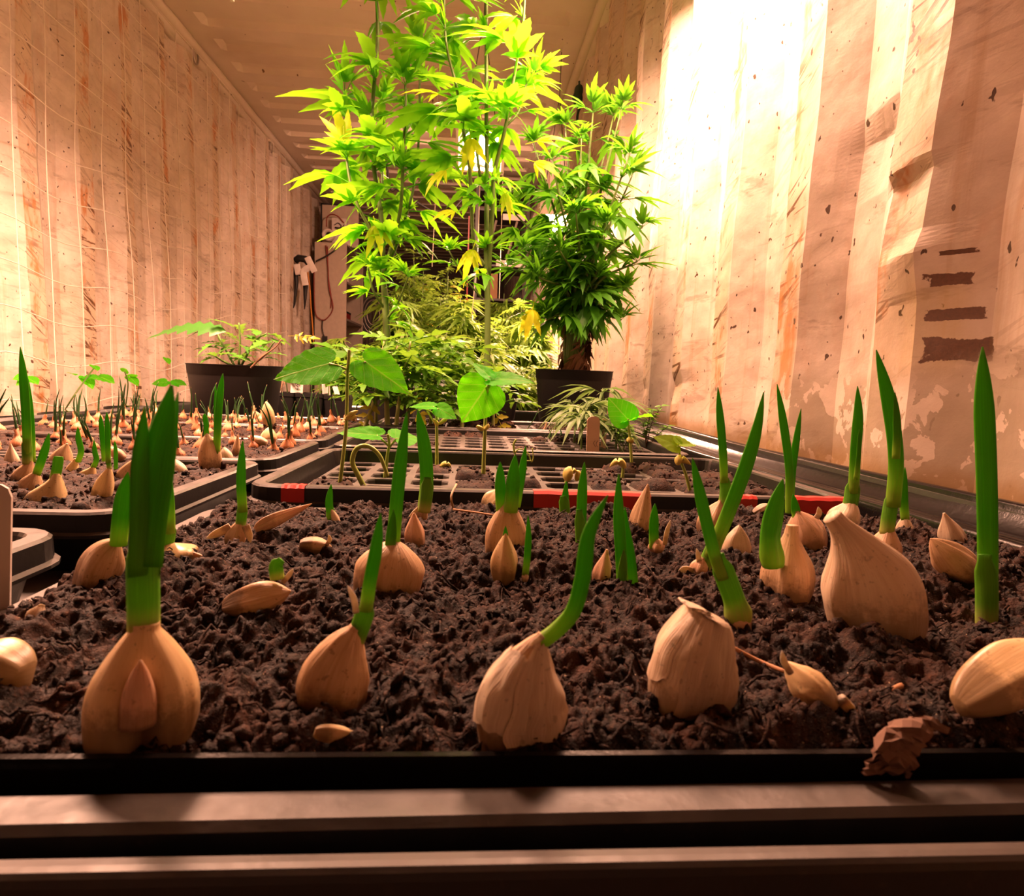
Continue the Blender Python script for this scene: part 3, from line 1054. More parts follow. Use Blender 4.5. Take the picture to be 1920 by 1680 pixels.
def cell_soil(rect, nx, ny, sink, filled, over, label, seed):
    """soil in the cells; 'over' cells are heaped over the plate"""
    x0, y0, x1, y1 = rect
    ix0, iy0, ix1, iy1 = x0 + 0.022, y0 + 0.018, x1 - 0.018, y1 - 0.018
    px_, py_ = (ix1 - ix0) / nx, (iy1 - iy0) / ny
    V, F = [], []
    n = 0
    iv, if_ = ico()
    rng = np.random.default_rng(seed)
    for i in range(nx):
        for j in range(ny):
            k = filled(i, j, rng)
            if k <= 0: continue
            hp = over(i, j, rng)
            m = 0.19 if hp <= 0 else 0.02
            a0, b0, a1, b1 = ix0 + (i + m) * px_, iy0 + (j + m) * py_, ix0 + (i + 1 - m) * px_, iy0 + (j + 1 - m) * py_
            g = 12
            X, Y = np.meshgrid(np.linspace(a0, a1, g), np.linspace(b0, b1, g), indexing='ij')
            ed = np.minimum(np.minimum(X - a0, a1 - X), np.minimum(Y - b0, b1 - Y))
            H = soil_h(X, Y, 0.008, seed, sink - (0.016 if hp <= 0 else 0.0)) + (hp * np.clip(ed / 0.012, 0, 1) if hp > 0 else 0.010 * k * np.clip(ed / 0.012, 0, 1))
            if hp > 0: H = np.where(ed < 1e-6, sink - 0.004, H)
            V.append(np.stack([X, Y, zb_np(Y) + H], -1).reshape(-1, 3))
            I = np.arange(g * g).reshape(g, g) + n
            q = np.stack([I[:-1, :-1], I[1:, :-1], I[1:, 1:], I[:-1, 1:]], -1).reshape(-1, 4)
            F += [q[:, [0, 1, 2]], q[:, [0, 2, 3]]]
            n += g * g
            c = 45 if hp > 0 else 14
            for _ in range(c):
                x, y = a0 + (a1 - a0) * rng.random(), b0 + (b1 - b0) * rng.random()
                gi, gj = int((x - a0) / (a1 - a0) * (g - 1)), int((y - b0) / (b1 - b0) * (g - 1))
                s = 0.0008 + 0.0030 * rng.random() ** 2
                P = iv * (0.6 + 0.7 * rng.random((12, 3))) * s + np.array((x, y, zb(y) + H[gi, gj] + s * 0.2))
                V.append(P); F.append(if_ + n); n += 12
    o = mk('potting_soil', np.concatenate(V), np.concatenate(F), M['soil'], None, True, None, None, ((x0 + x1) / 2, (y0 + y1) / 2, zb((y0 + y1) / 2) + sink))
    tag(o, label, 'soil', None, 'stuff')


cell_soil(CELL1, 10, 6, -0.020, lambda i, j, r: 0.9 if (i >= 6 or r.random() < 0.55) else 0.3,
          lambda i, j, r: 0.008 if ((6 <= i <= 9 and 1 <= j <= 5 and r.random() < 0.78) or (i, j) in ((0, 1), (3, 3), (4, 2), (1, 0), (0, 0), (3, 1), (2, 4))) else 0,
          'loose soil heaped over the cells with bean seedlings', 31)
cell_soil(CELL2, 12, 7, -0.012, lambda i, j, r: 0.4 + 0.5 * r.random(), lambda i, j, r: 0.006 if r.random() < 0.12 else 0,
          'soil in the cells of the tray with hemp seedlings', 32)
cell_soil(CELL3, 12, 6, -0.010, lambda i, j, r: 0.6 + 0.4 * r.random(), lambda i, j, r: 0.008 if r.random() < 0.5 else 0,
          'soil in the cells of the farthest cell tray', 33)


# ------------------------------------------------------------------ garlic
def clove_mesh(A, T, R, tm=0.30, bell=0.55, neck=0.10, depth=0.85, bend=(0, 0, 0), seed=0, rings=30, segs=36, ridge=2.4, wrinkle=0.05, low=0.55, e=1.0, curl=0.0, split=None, crease=0.0, shells=()):
    """A base point, T tip point, R greatest half width; a rounded three-sided body drawn out to a neck.
    angle pi/2 faces the viewer, 0 is the viewer's right; shells: loose skins (a0, a1, t0, t1, gap, flare)"""
    A, T = Vector(A), Vector(T)
    ax = (T - A)
    L = ax.length
    mid = A + ax * 0.55 + Vector(bend)
    rng = random.Random(seed)
    ph = rng.random() * 6.28
    view = (CAM - A); view.z = 0; view.normalize()
    thn = [ridge, ridge + 2.25, ridge - 2.25]
    pw = 5.0

    def frame(t):
        c = A * (1 - t) ** 2 + mid * 2 * t * (1 - t) + T * t * t
        d = ((mid - A) * (1 - t) + (T - mid) * t).normalized()
        if curl and t > 0.80:
            k = (t - 0.80) / 0.20
            c = c + Vector((-curl * L * math.sin(k * 2.2) * 0.5, -curl * L * 0.1 * k, -curl * L * k * k * 0.35))
        if t < tm:
            s = (tm - t) / tm
            r = R * math.sqrt(max(0.0, 1 - (1 - low * low) * s ** 2.2))
        else:
            u = (t - tm) / (1 - tm)
            rb = neck + (1 - neck) * (0.5 + 0.5 * math.cos(math.pi * u ** e))
            rc = max(0.02, (1 - u ** 1.9)) ** 0.85
            r = R * (bell * rb + (1 - bell) * rc)
            r = max(r, R * neck * (0.7 if t > 0.97 else 1.0) * (1 if bell > 0.2 else 0.3))
        side = d.cross(view)
        if side.length < 0.2: side = d.cross(Vector((0, 0, 1)))
        side.normalize()
        if side.x < 0: side = -side
        fr = side.cross(d).normalized()          # towards the viewer
        if fr.dot(view) < 0: fr = -fr
        return c, side, fr, r

    def surf(fm, a, t, extra=0.0):
        c, side, fr, r = fm
        body = max(0.0, min(1.0, (1.0 - t) * 2.2))
        sm = sum(max(0.0, math.cos(a - q)) ** pw for q in thn) ** (1 / pw)
        rf = (1 - body) + body * min(1.10, 0.86 / max(0.62, sm))
        ca, sa = math.cos(a), math.sin(a)
        w = wrinkle * (mnoise.noise(Vector((ca * 2.6 + ph, sa * 2.6, t * 1.8 + seed))) + 0.5 * mnoise.noise(Vector((ca * 7 + ph, sa * 7, t * 3.1 + seed))))
        if crease:
            w += crease * (abs(mnoise.noise(Vector((ca * 2.2 + ph, sa * 2.2 + t * 3.0, t * 2.4 + seed + 5)))) - 0.2)
        rr = r * rf * (1 + w * (1.6 if t > 0.75 else 1.0)) + extra
        if split is not None and not extra:
            da = (a - split + math.pi) % (2 * math.pi) - math.pi
            if abs(da) < 0.42 and t < 0.62:
                rr *= 1 - 0.62 * (1 - abs(da) / 0.42) ** 0.7 * min(1, (0.62 - t) * 5)
        return c + side * (ca * rr) + fr * (sa * rr * depth)

    V, UV, F = [], [], []
    for i in range(rings + 1):
        t = i / rings
        t = 0.5 - 0.5 * math.cos(math.pi * t) if i < rings else 1.0
        fm = frame(t)
        for k in range(segs):
            a = 2 * math.pi * k / segs
            V.append(surf(fm, a, t))
            UV.append((k / segs if k <= segs / 2 else 1 - k / segs, t))
    for i in range(rings):
        for k in range(segs):
            k2 = (k + 1) % segs
            F.append((i * segs + k, i * segs + k2, (i + 1) * segs + k2, (i + 1) * segs + k))
    F.append(tuple(range(segs - 1, -1, -1)))
    F.append(tuple(rings * segs + k for k in range(segs)))
    skins = []
    for n_, (a0, a1, t0, t1, gap, flare) in enumerate(shells):
        sv, su, sf = [], [], []
        gi, gj = 22, 16
        for layer in (0, 1):
            for i in range(gi + 1):
                for k in range(gj + 1):
                    u, w = k / gj, i / gi
                    jag = 0.05 * mnoise.noise(Vector((u * 5 + n_ * 9, seed, 3))) + 0.03 * mnoise.noise(Vector((u * 14, seed, n_)))
                    jag2 = 0.10 * mnoise.noise(Vector((w * 4, seed + 3, n_)))
                    t = min(0.995, max(0.01, t0 + jag + (t1 - t0) * w))
                    a = a0 + jag2 * (1 if u < 0.5 else -1) + (a1 - a0) * u
                    ed = max(abs(u - 0.5) * 2 - 0.6, 0) / 0.4
                    ex = R * (gap * (0.5 + 0.8 * mnoise.noise(Vector((u * 3, w * 3, seed + n_)))) + flare * ed ** 2 * (1 - 0.5 * w) + 0.02 + 0.03 * (1 - layer))
                    sv.append(surf(frame(t), a, t, max(R * 0.012 * (2 - layer), ex)))
                    su.append((u, 0.5 + 0.4 * w))
        m = (gi + 1) * (gj + 1)
        for i in range(gi):
            for k in range(gj):
                q = (i * (gj + 1) + k, i * (gj + 1) + k + 1, (i + 1) * (gj + 1) + k + 1, (i + 1) * (gj + 1) + k)
                sf.append(q); sf.append(tuple(m + x for x in q[::-1]))
        skins.append((sv, sf, su))
    return V, F, UV, skins


def blade_mesh(path, w0, taper=0.45, thick=0.30, yaw=0.0, fold=0.28, segs=10, tipw=0.04, base_round=0.25, swell=0.0):
    P = smooth_path(path, 6)
    n = len(P)
    V, UV, F = [], [], []
    L = [0]
    for i in range(1, n): L.append(L[-1] + (P[i] - P[i - 1]).length)
    for i, p in enumerate(P):
        t = L[i] / L[-1]
        T = (P[min(i + 1, n - 1)] - P[max(i - 1, 0)]).normalized()
        view = (CAM - p).normalized()
        S = T.cross(view)
        S = S.normalized() if S.length > 1e-5 else Vector((1, 0, 0))
        N = S.cross(T).normalized()
        if N.dot(view) < 0: N = -N
        ya = yaw
        S2 = S * math.cos(ya) + N * math.sin(ya); N2 = N * math.cos(ya) - S * math.sin(ya)
        w = w0 / 2
        if t > 1 - taper:
            u = (t - (1 - taper)) / taper
            w *= max(tipw, (1 - u ** 1.7)) ** 0.8
        if swell: w *= 1 + swell * math.exp(-((t - 0.12) / 0.12) ** 2)
        th = thick + (0.85 - thick) * max(0.0, 1 - t / max(1e-3, base_round)) if base_round > 0 else thick
        for k in range(segs):
            a = 2 * math.pi * k / segs
            ca, sa = math.cos(a), math.sin(a)
            fo = fold * (1 - abs(ca)) * (-1 if t > base_round * 0.6 else 0) * min(1.0, max(0, t - base_round * 0.6) * 5)
            V.append(p + S2 * (ca * w) + N2 * (w * (th * sa + fo)))
            UV.append((k / segs, t))
    for i in range(n - 1):
        for k in range(segs):
            k2 = (k + 1) % segs
            F.append((i * segs + k, i * segs + k2, (i + 1) * segs + k2, (i + 1) * segs + k))
    F.append(tuple(range(segs - 1, -1, -1)))
    F.append(tuple((n - 1) * segs + k for k in range(segs)))
    return V, F, UV


def garlic(label, base, wpx=None, tip=None, mat='clove_tan', sprouts=(), name='sprouting_garlic', cat='garlic clove', h=0.0, group=None, fl=(), tipd=0.0, **kw):
    """base: pixel where the front of the clove meets the soil; tip: pixel of its point;
    sprouts: list of (pixel path, width in pixels, options)"""
    g = on_bench(base[0], base[1], h)
    kz = g.z
    if wpx:
        R = 0.5 * wpx * pxm(g)
        yc = g.y + R * 0.75
        R = 0.5 * wpx * pxm(at_y(base[0], base[1], yc))
    else:
        R, yc = 0.0, g.y + 0.004
    org = Vector((at_y(base[0], base[1], yc).x, yc, zb(yc) + h))
    r = root(name if sprouts else 'garlic_clove', org, label, cat, group)
    if wpx:
        T = at_y(tip[0], tip[1], yc + tipd)
        fz = kw.pop('sink', 0.22)
        A = org + (org - T).normalized() * ((T - org).length * fz)
        A = Vector((org.x + (A.x - org.x) * 0.6, yc, A.z))
        R *= 0.86
        smat = kw.pop('skin', 'clove_white')
        v, f, uv, sk = clove_mesh(A, T, R, **kw)
        cl = mk('clove', v, f, M[mat], r, True, uv)
        for a, b, c in sk:
            mk('papery_skin', a, b, M[smat], cl, True, c)
    for s in sprouts:
        pts, w = s[0], s[1]
        op = dict(s[2]) if len(s) > 2 else {}
        dy = op.pop('dy', 0.0); lean = op.pop('lean', 0.0); m = op.pop('mat', 'sprout'); nm = op.pop('name', 'leaf'); dep = op.pop('deep', 0.0)
        n = len(pts)
        P = [at_y(p[0], p[1], yc + dy + lean * i / max(1, n - 1)) for i, p in enumerate(pts)]
        if dep: P = [P[0] - (P[1] - P[0]).normalized() * dep] + P
        v, f, uv = blade_mesh(P, w * pxm(P[len(P) // 2]), **op)
        mk(nm, v, f, M[m], r, True, uv)
    for x in fl:                                # scraps of dry skin: (pixel path, width)
        op = dict(x[2]) if len(x) > 2 else {}
        dy = op.pop('dy', -0.3 * R); m = op.pop('mat', 'clove_white')
        P = [at_y(p[0], p[1], yc + dy) for p in x[0]]
        op.setdefault('taper', 0.5); op.setdefault('thick', 0.22); op.setdefault('base_round', 0.0)
        v, f, uv = blade_mesh(P, x[1] * pxm(P[0]), **op)
        mk('dry_skin', v, f, M[m], r, True, uv)
    return r


def lying(label, a, b, wpx, mat, ha=0.004, hb=0.004, name='garlic_clove', fl=(), sprouts=(), **kw):
    """a clove lying on the soil: both ends given as pixels on a plane ha / hb above the soil"""
    A = on_bench(a[0], a[1], ha); B = at_y(b[0], b[1], A.y + kw.pop('dy', 0.004))
    org = Vector(((A.x + B.x) / 2, (A.y + B.y) / 2, zb(A.y)))
    r = root(name, org, label, 'garlic clove')
    v, f, uv, sk = clove_mesh(A, B, 0.5 * wpx * pxm(A) * 0.9, **kw)
    mk('clove', v, f, M[mat], r, True, uv)
    for a, b, c in sk:
        mk('papery_skin', a, b, M['clove_white'], r, True, c)
    for lst, nm in ((fl, 'dry_skin'), (sprouts, 'leaf')):
        for x in lst:
            op = dict(x[2]) if len(x) > 2 else {}
            m = op.pop('mat', 'clove_white' if nm == 'dry_skin' else 'sprout')
            P = [at_y(p[0], p[1], A.y + op.get('dy', 0.0)) for p in x[0]]
            op.pop('dy', None)
            v, f, uv = blade_mesh(P, x[1] * pxm(P[0]), **op)
            mk(nm, v, f, M[m], r, True, uv)
    return r


PALE = {'mat': 'sprout_pale', 'name': 'sheath', 'taper': 0.25, 'base_round': 0.9, 'tipw': 0.55}

# --- front tray, nearest row
garlic('large split clove with thick upright shoot, front left of nearest tray', (268, 1402), 202, (272, 1160), 'clove_cream',
       [([(270, 1200), (269, 1120), (268, 1060), (270, 1010)], 56, dict(mat='sprout_pale', name='sheath', taper=0.2, base_round=1.0, tipw=0.7)),
        ([(272, 1060), (281, 950), (297, 850), (322, 722)], 64, dict(mat='blade', dy=-0.002, taper=0.5, yaw=0.35, base_round=0.0, fold=0.3)),
        ([(258, 1080), (262, 960), (264, 860), (271, 762)], 36, dict(mat='blade', dy=-0.004, taper=0.4, yaw=-0.4, base_round=0.0)),
        ([(284, 1080), (300, 960), (318, 840), (334, 735)], 40, dict(mat='blade', dy=0.003, taper=0.5, yaw=0.8, base_round=0.0))],
       bell=0.25, tm=0.26, neck=0.28, depth=0.9, seed=4, ridge=1.57, low=0.95, sink=0.10, split=1.62, rings=44, segs=64, wrinkle=0.035,
       fl=[([(258, 1362), (260, 1300), (264, 1238)], 62, dict(dy=-0.0115, taper=0.72, thick=0.6, mat='clove_pink', fold=0.0))])
garlic('brown clove arched over the soil beside the left tray rim', (178, 1112), 84, (222, 1012), 'clove_tan',
       [([(222, 1022), (228, 960), (232, 925), (240, 885)], 30, dict(taper=0.5, dy=-0.004))], bell=0.1, tm=0.45, neck=0.5, low=0.9, seed=8, bend=(-0.004, 0, 0.004), ridge=0.6)
garlic('split clove with green sheath behind the thick upright shoot', (330, 1066), 108, (312, 1020), 'clove_cream',
       [([(308, 1040), (314, 1005), (318, 980)], 27, PALE), ([(316, 1000), (314, 940), (308, 880), (306, 800)], 24, dict(taper=0.4))],
       bell=0.5, tm=0.3, neck=0.25, seed=9, fl=[([(340, 1040), (370, 1050), (400, 1066)], 24, dict(mat='clove_pink'))])
garlic('brown pointed clove with dry skin curl, second in front row', (622, 1338), 138, (672, 1170), 'clove_tan',
       [([(660, 1215), (672, 1185), (684, 1150), (690, 1128)], 36, PALE), ([(686, 1145), (694, 1090), (705, 1030), (714, 962)], 25, dict(taper=0.45))],
       bell=0.25, tm=0.36, neck=0.22, seed=14, ridge=1.9, crease=0.10, low=0.75, rings=40, segs=52, bend=(-0.004, 0, 0),
       fl=[([(668, 1150), (664, 1125), (652, 1098)], 12)])
garlic('papery clove with long curved shoot, centre of front row', (972, 1402), 172, (1015, 1188), 'clove_tan',
       [([(1012, 1205), (1045, 1180), (1075, 1145), (1092, 1085), (1102, 1010), (1120, 965), (1140, 928)], 30, dict(taper=0.4))],
       bell=0.40, tm=0.34, neck=0.13, seed=21, ridge=1.2, low=0.8, rings=44, segs=60, wrinkle=0.06, bend=(-0.006, 0, 0.002),
       crease=0.16, shells=[(1.3, 3.5, 0.26, 0.80, 0.04, 0.10), (0.0, 1.75, 0.16, 0.93, 0.05, 0.03)],
       fl=[([(1018, 1192), (1005, 1203), (990, 1215)], 12, dict(dy=-0.003))])
garlic('pale papery clove with curled tip, front row right of centre', (1284, 1335), 172, (1352, 1108), 'clove_white', (),
       bell=0.55, tm=0.34, neck=0.34, e=0.95, seed=27, ridge=1.0, low=0.75, rings=44, segs=56, wrinkle=0.07, bend=(-0.006, 0, 0), curl=0.35,
       crease=0.2, shells=[(1.35, 3.7, 0.30, 0.97, 0.04, 0.12), (-0.5, 1.75, 0.14, 0.97, 0.05, 0.03)])
lying('small greenish clove tilted with dry points, front right', (1560, 1335), (1472, 1240), 78, 'clove_cream', 0.004, seed=31, bell=0.2, tm=0.4, neck=0.12, low=0.5, depth=0.7, crease=0.2,
      dy=0.012, fl=[([(1482, 1262), (1470, 1240), (1466, 1220)], 13), ([(1540, 1310), (1552, 1335), (1570, 1358)], 16, dict(taper=0.7)), ([(1575, 1310), (1595, 1330), (1610, 1338)], 22)])
lying('large smooth peeled clove lying at the right edge, front row', (1800, 1325), (1985, 1215), 128, 'clove_cream', 0.010, seed=33, bell=0.0, tm=0.5, neck=0.4, low=0.35, wrinkle=0.02, depth=0.85, rings=36, segs=48, dy=0.01)
lying('yellowed clove cut by the left edge, front row', (48, 1268), (-60, 1240), 125, 'clove_cream', 0.006, seed=35, bell=0.0, tm=0.5, neck=0.4, low=0.5, wrinkle=0.08, rings=30, segs=40)
lying('thin flake of clove skin lying by the front tray lip', (590, 1372), (676, 1382), 40, 'clove_cream', 0.004, name='clove_flake', seed=36, bell=0.1, tm=0.35, neck=0.3, low=0.5, depth=0.35)
lying('small white scrap of garlic skin near the left tray rim', (60, 1172), (80, 1133), 36, 'clove_white', 0.004, name='clove_flake', seed=37, bell=0.3, tm=0.35, neck=0.35, low=0.7, depth=0.6, wrinkle=0.25)

# --- front tray, second row
lying('brown clove lying on its side with a pale nub of shoot', (420, 1140), (545, 1108), 66, 'clove_tan', 0.005, seed=41, bell=0.0, tm=0.55, neck=0.4, low=0.35, dy=0.0,
      sprouts=[([(520, 1085), (518, 1062), (528, 1050)], 26, dict(mat='sprout_pale', taper=0.3, tipw=0.5))], fl=[([(530, 1092), (542, 1078), (550, 1066)], 10)])
garlic('big rounded clove dusted with soil behind the second front clove', (722, 1124), 138, (742, 1012), 'clove_tan',
       [([(736, 1040), (742, 960), (750, 880), (763, 772)], 25, dict(taper=0.45)), ([(730, 1040), (734, 1000), (738, 955)], 20, dict(taper=0.6, dy=-0.004))],
       bell=0.0, tm=0.52, neck=0.4, low=0.8, seed=43, ridge=1.5, depth=0.95)
garlic('plump round clove with green shoot and necked tip, right of centre', (1476, 1126), 110, (1486, 985), 'clove_tan',
       [([(1450, 1062), (1444, 1010), (1452, 960), (1468, 898)], 36, dict(taper=0.5, dy=-0.008, swell=0.25, base_round=0.5))], bell=1.0, tm=0.36, neck=0.22, low=0.8, seed=45, e=0.95)
garlic('largest white bulb-shaped clove with neck bent left', (1636, 1202), 180, (1560, 968), 'clove_white', (), bell=1.0, tm=0.36, neck=0.22, low=0.85, seed=47, ridge=1.7, crease=0.05, rings=44, segs=60,
       wrinkle=0.035, e=1.05, bend=(0.014, 0, 0.002), sink=0.10)
garlic('tall straight shoot with no clove showing, far right', (1850, 1152), None, None, 'clove_tan',
       [([(1850, 1152), (1852, 1050), (1850, 900), (1845, 760), (1842, 650)], 33, dict(taper=0.25, deep=0.01, base_round=0.3)),
        ([(1850, 1155), (1850, 1100), (1846, 1040)], 36, dict(PALE, dy=-0.002, deep=0.008))])
garlic('crossing shoot leaning left above the curled white clove', (1392, 1190), 54, (1375, 1140), 'clove_tan',
       [([(1388, 1165), (1375, 1120), (1358, 1075), (1345, 1040)], 40, dict(PALE, swell=0.3)), ([(1356, 1085), (1340, 1040), (1318, 950), (1298, 858)], 23, dict(taper=0.4))],
       bell=0.1, tm=0.4, neck=0.5, low=0.7, seed=49, fl=[([(1390, 1150), (1396, 1135), (1394, 1122)], 10)])
garlic('long shoot leaning right across the crossing pair', (1310, 1078), 40, (1318, 1045), 'clove_pink',
       [([(1316, 1072), (1335, 1030), (1352, 1000)], 26, PALE), ([(1330, 1045), (1362, 970), (1400, 870), (1420, 800), (1432, 735)], 26, dict(taper=0.45))], bell=0.3, tm=0.4, neck=0.4, seed=51,
       fl=[([(1300, 1072), (1285, 1068), (1272, 1070)], 14), ([(1312, 1060), (1310, 1045), (1306, 1028)], 10)])
lying('tan clove with crinkled skin lying at the right rim', (1830, 1088), (1745, 1010), 74, 'clove_tan', 0.005, seed=53, bell=0.1, tm=0.35, neck=0.2, low=0.6, wrinkle=0.13, dy=0.006)

# --- front tray, middle
garlic('small orange clove with pointed tip near three shoots', (1128, 1094), 42, (1138, 1030), 'clove_pink', (), bell=0.7, tm=0.3, neck=0.16, seed=55, low=0.7)
garlic('cluster of three shoots without a visible clove', (1176, 1108), None, None, 'clove_tan',
       [([(1168, 1108), (1164, 1030), (1160, 960), (1160, 888)], 22, dict(deep=0.008, taper=0.4)), ([(1188, 1106), (1182, 1050), (1174, 990), (1172, 950)], 20, dict(deep=0.008, taper=0.5, dy=0.003)), ([(1164, 1108), (1168, 1060), (1170, 1030)], 18, dict(deep=0.006, mat='sprout_pale', dy=-0.003))],
       fl=[([(1180, 1108), (1190, 1115), (1208, 1122)], 10, dict(dy=-0.003))])
garlic('small golden clove with reddish tip before the tall pale clove', (947, 1082), 58, (948, 1000), 'clove_cream', [([(948, 1020), (948, 1000), (948, 986)], 11, dict(taper=0.7))],
       bell=0.35, tm=0.35, neck=0.12, low=0.75, seed=57)
garlic('thin shoot with white base beside the small golden clove', (985, 1088), 16, (986, 1066), 'clove_white', [([(985, 1078), (989, 1040), (991, 1000), (990, 966)], 13, dict(taper=0.5))], bell=0.4, seed=59)
garlic('tall pale clove with three stout shoots near the tray centre', (948, 1048), 84, (952, 938), 'clove_tan',
       [([(940, 960), (938, 915), (938, 866)], 20, dict(taper=0.45)), ([(957, 960), (962, 905), (966, 852)], 27, dict(taper=0.55, dy=-0.004)), ([(968, 950), (978, 890), (986, 835)], 16, dict(taper=0.5, dy=0.006))],
       bell=0.15, tm=0.42, neck=0.25, low=0.85, seed=61, ridge=1.6)
garlic('cream clove half hidden behind the tall pale clove', (920, 958), 56, (948, 918), 'clove_cream', (), bell=0.0, tm=0.4, neck=0.3, seed=63)
garlic('single slim shoot from bare soil right of the tall clove', (1090, 1034), None, None, 'clove_tan', [([(1090, 1032), (1090, 980), (1092, 920), (1096, 866)], 19, dict(deep=0.008, taper=0.35)), ([(1090, 1034), (1088, 990), (1086, 955)], 20, dict(PALE, deep=0.006, dy=-0.002))])
garlic('short shoot beside the red tape near the back rim', (1059, 962), None, None, 'clove_tan', [([(1059, 960), (1060, 930), (1062, 902)], 15, dict(deep=0.005, taper=0.6)), ([(1059, 962), (1058, 945), (1056, 930)], 20, dict(PALE, deep=0.005, dy=-0.002))])
garlic('light brown clove with twisted dry tip against the red tape', (1197, 1002), 46, (1215, 908), 'clove_tan', (), bell=0.42, tm=0.32, neck=0.12, low=0.8, seed=65, wrinkle=0.07)
garlic('short shoot with a curled skin tail', (1232, 1034), 36, (1232, 1008), 'clove_pink', [([(1226, 1028), (1226, 985), (1228, 944)], 18, dict(taper=0.45))], bell=0.2, seed=67,
       fl=[([(1246, 1022), (1250, 1000), (1257, 975)], 9)])
garlic('white wedge-shaped clove beside the crossing shoots', (1378, 1044), 58, (1386, 984), 'clove_white', (), bell=0.0, tm=0.25, neck=0.2, low=0.95, seed=69, ridge=1.2, crease=0.1)
garlic('orange clove behind the crossing shoots', (1330, 1002), 62, (1352, 938), 'clove_tan', [([(1356, 955), (1360, 920), (1358, 890)], 20, dict(PALE, swell=0.2)), ([(1358, 905), (1355, 840), (1350, 780), (1346, 726)], 15, dict(taper=0.4))], bell=0.25, tm=0.35, neck=0.2, seed=71)
garlic('wide brown clove with a short green point near the back right', (1518, 1022), 84, (1494, 958), 'clove_pink', [([(1494, 972), (1491, 950), (1487, 926)], 16, dict(taper=0.7))], bell=0.25, tm=0.32, neck=0.16, low=0.9, seed=73,
       fl=[([(1530, 972), (1536, 962), (1534, 950)], 10)])
garlic('pale clove with forked shoot beside the red tape at right', (1575, 988), 66, (1597, 936), 'clove_white', [([(1590, 965), (1597, 930), (1600, 900)], 26, PALE), ([(1600, 925), (1604, 850), (1609, 780), (1608, 724)], 19, dict(taper=0.4)), ([(1604, 900), (1610, 850), (1611, 805)], 8, dict(taper=0.4, dy=-0.004))],
       bell=0.45, tm=0.3, neck=0.25, low=0.9, seed=75, bend=(0.004, 0, 0))
garlic('two thin shoots in a V from the soil mound, back right', (1480, 950), None, None, 'clove_tan', [([(1480, 948), (1480, 880), (1470, 800), (1457, 720)], 15, dict(deep=0.008, taper=0.35)), ([(1482, 945), (1486, 880), (1494, 820), (1502, 766)], 13, dict(deep=0.006, taper=0.4, dy=0.003))])
garlic('brown clove with the tallest forked shoot, back right', (1656, 1052), 68, (1668, 985), 'clove_tan', [([(1662, 1002), (1668, 960), (1676, 920)], 25, PALE), ([(1674, 950), (1680, 860), (1668, 760), (1643, 656)], 26, dict(taper=0.4)), ([(1680, 860), (1682, 800), (1678, 736)], 14, dict(taper=0.5, dy=-0.004))],
       bell=0.45, tm=0.32, neck=0.22, low=0.8, seed=77)
garlic('white clove with small shoot next to the polished gutter', (1697, 1004), 34, (1697, 965), 'clove_white', [([(1697, 976), (1694, 925), (1697, 876)], 15, dict(taper=0.5))], bell=0.4, tm=0.25, neck=0.3, seed=79)
garlic('dry white pointed clove leaning on the right rim', (1790, 1020), 52, (1770, 962), 'clove_white', (), bell=0.6, tm=0.2, neck=0.14, low=0.95, seed=81)
garlic('clove in spread brown skin with one shoot, back left', (440, 1024), 44, (452, 975), 'clove_tan', [([(450, 990), (453, 970), (455, 945)], 19, PALE), ([(455, 960), (452, 900), (455, 826)], 17, dict(taper=0.5))], bell=0.2, tm=0.35, neck=0.4, seed=83,
       fl=[([(432, 988), (412, 998), (386, 1010)], 16), ([(460, 985), (466, 1000), (470, 1018)], 14)])
garlic('small white clove with a short shoot at the back left rim', (632, 992), 26, (622, 955), 'clove_white', [([(624, 975), (617, 945), (621, 908)], 14, dict(taper=0.5, swell=0.4))], bell=0.2, tm=0.35, neck=0.35, seed=85)
lying('pinkish papery sliver with a long tail, back left', (478, 994), (585, 944), 30, 'clove_pink', 0.003, name='clove_flake', seed=87, bell=0.5, tm=0.25, neck=0.08, low=0.3, depth=0.5, dy=0.02, wrinkle=0.12)
lying('small clove lying flat with soil on top, left of centre', (562, 1022), (622, 1025), 38, 'clove_tan', 0.003, seed=89, bell=0.0, tm=0.45, neck=0.4, low=0.5, fl=[([(612, 1022), (618, 1012), (616, 1002)], 8)])
garlic('small clove with a twisted papery point, left of centre', (780, 1020), 44, (776, 962), 'clove_pink', (), bell=0.5, tm=0.3, neck=0.18, low=0.85, seed=91)
garlic('stout shoot in loose brown skin at the back rim', (790, 978), 26, (796, 938), 'clove_tan', [([(795, 955), (800, 900), (796, 840), (783, 768)], 25, dict(taper=0.4)), ([(795, 960), (800, 925), (802, 895)], 24, dict(PALE, dy=-0.003))], bell=0.3, neck=0.5, seed=93,
       fl=[([(795, 948), (780, 962), (764, 975)], 14)])
lying('white clove lying behind the brown clove, back right', (1412, 962), (1442, 945), 16, 'clove_white', 0.004, seed=95, bell=0.0, tm=0.5, neck=0.4)


# loose bits on the front soil
def bit(name, label, cat, pts, r, mat, h=0.003, sides=6):
    P = [on_bench(p[0], p[1], h + (p[2] if len(p) > 2 else 0)) for p in pts]
    o = MB().tube(smooth_path(P, 4), r, sides).obj(name, M[mat], None, True, P[0])
    return tag(o, label, cat)


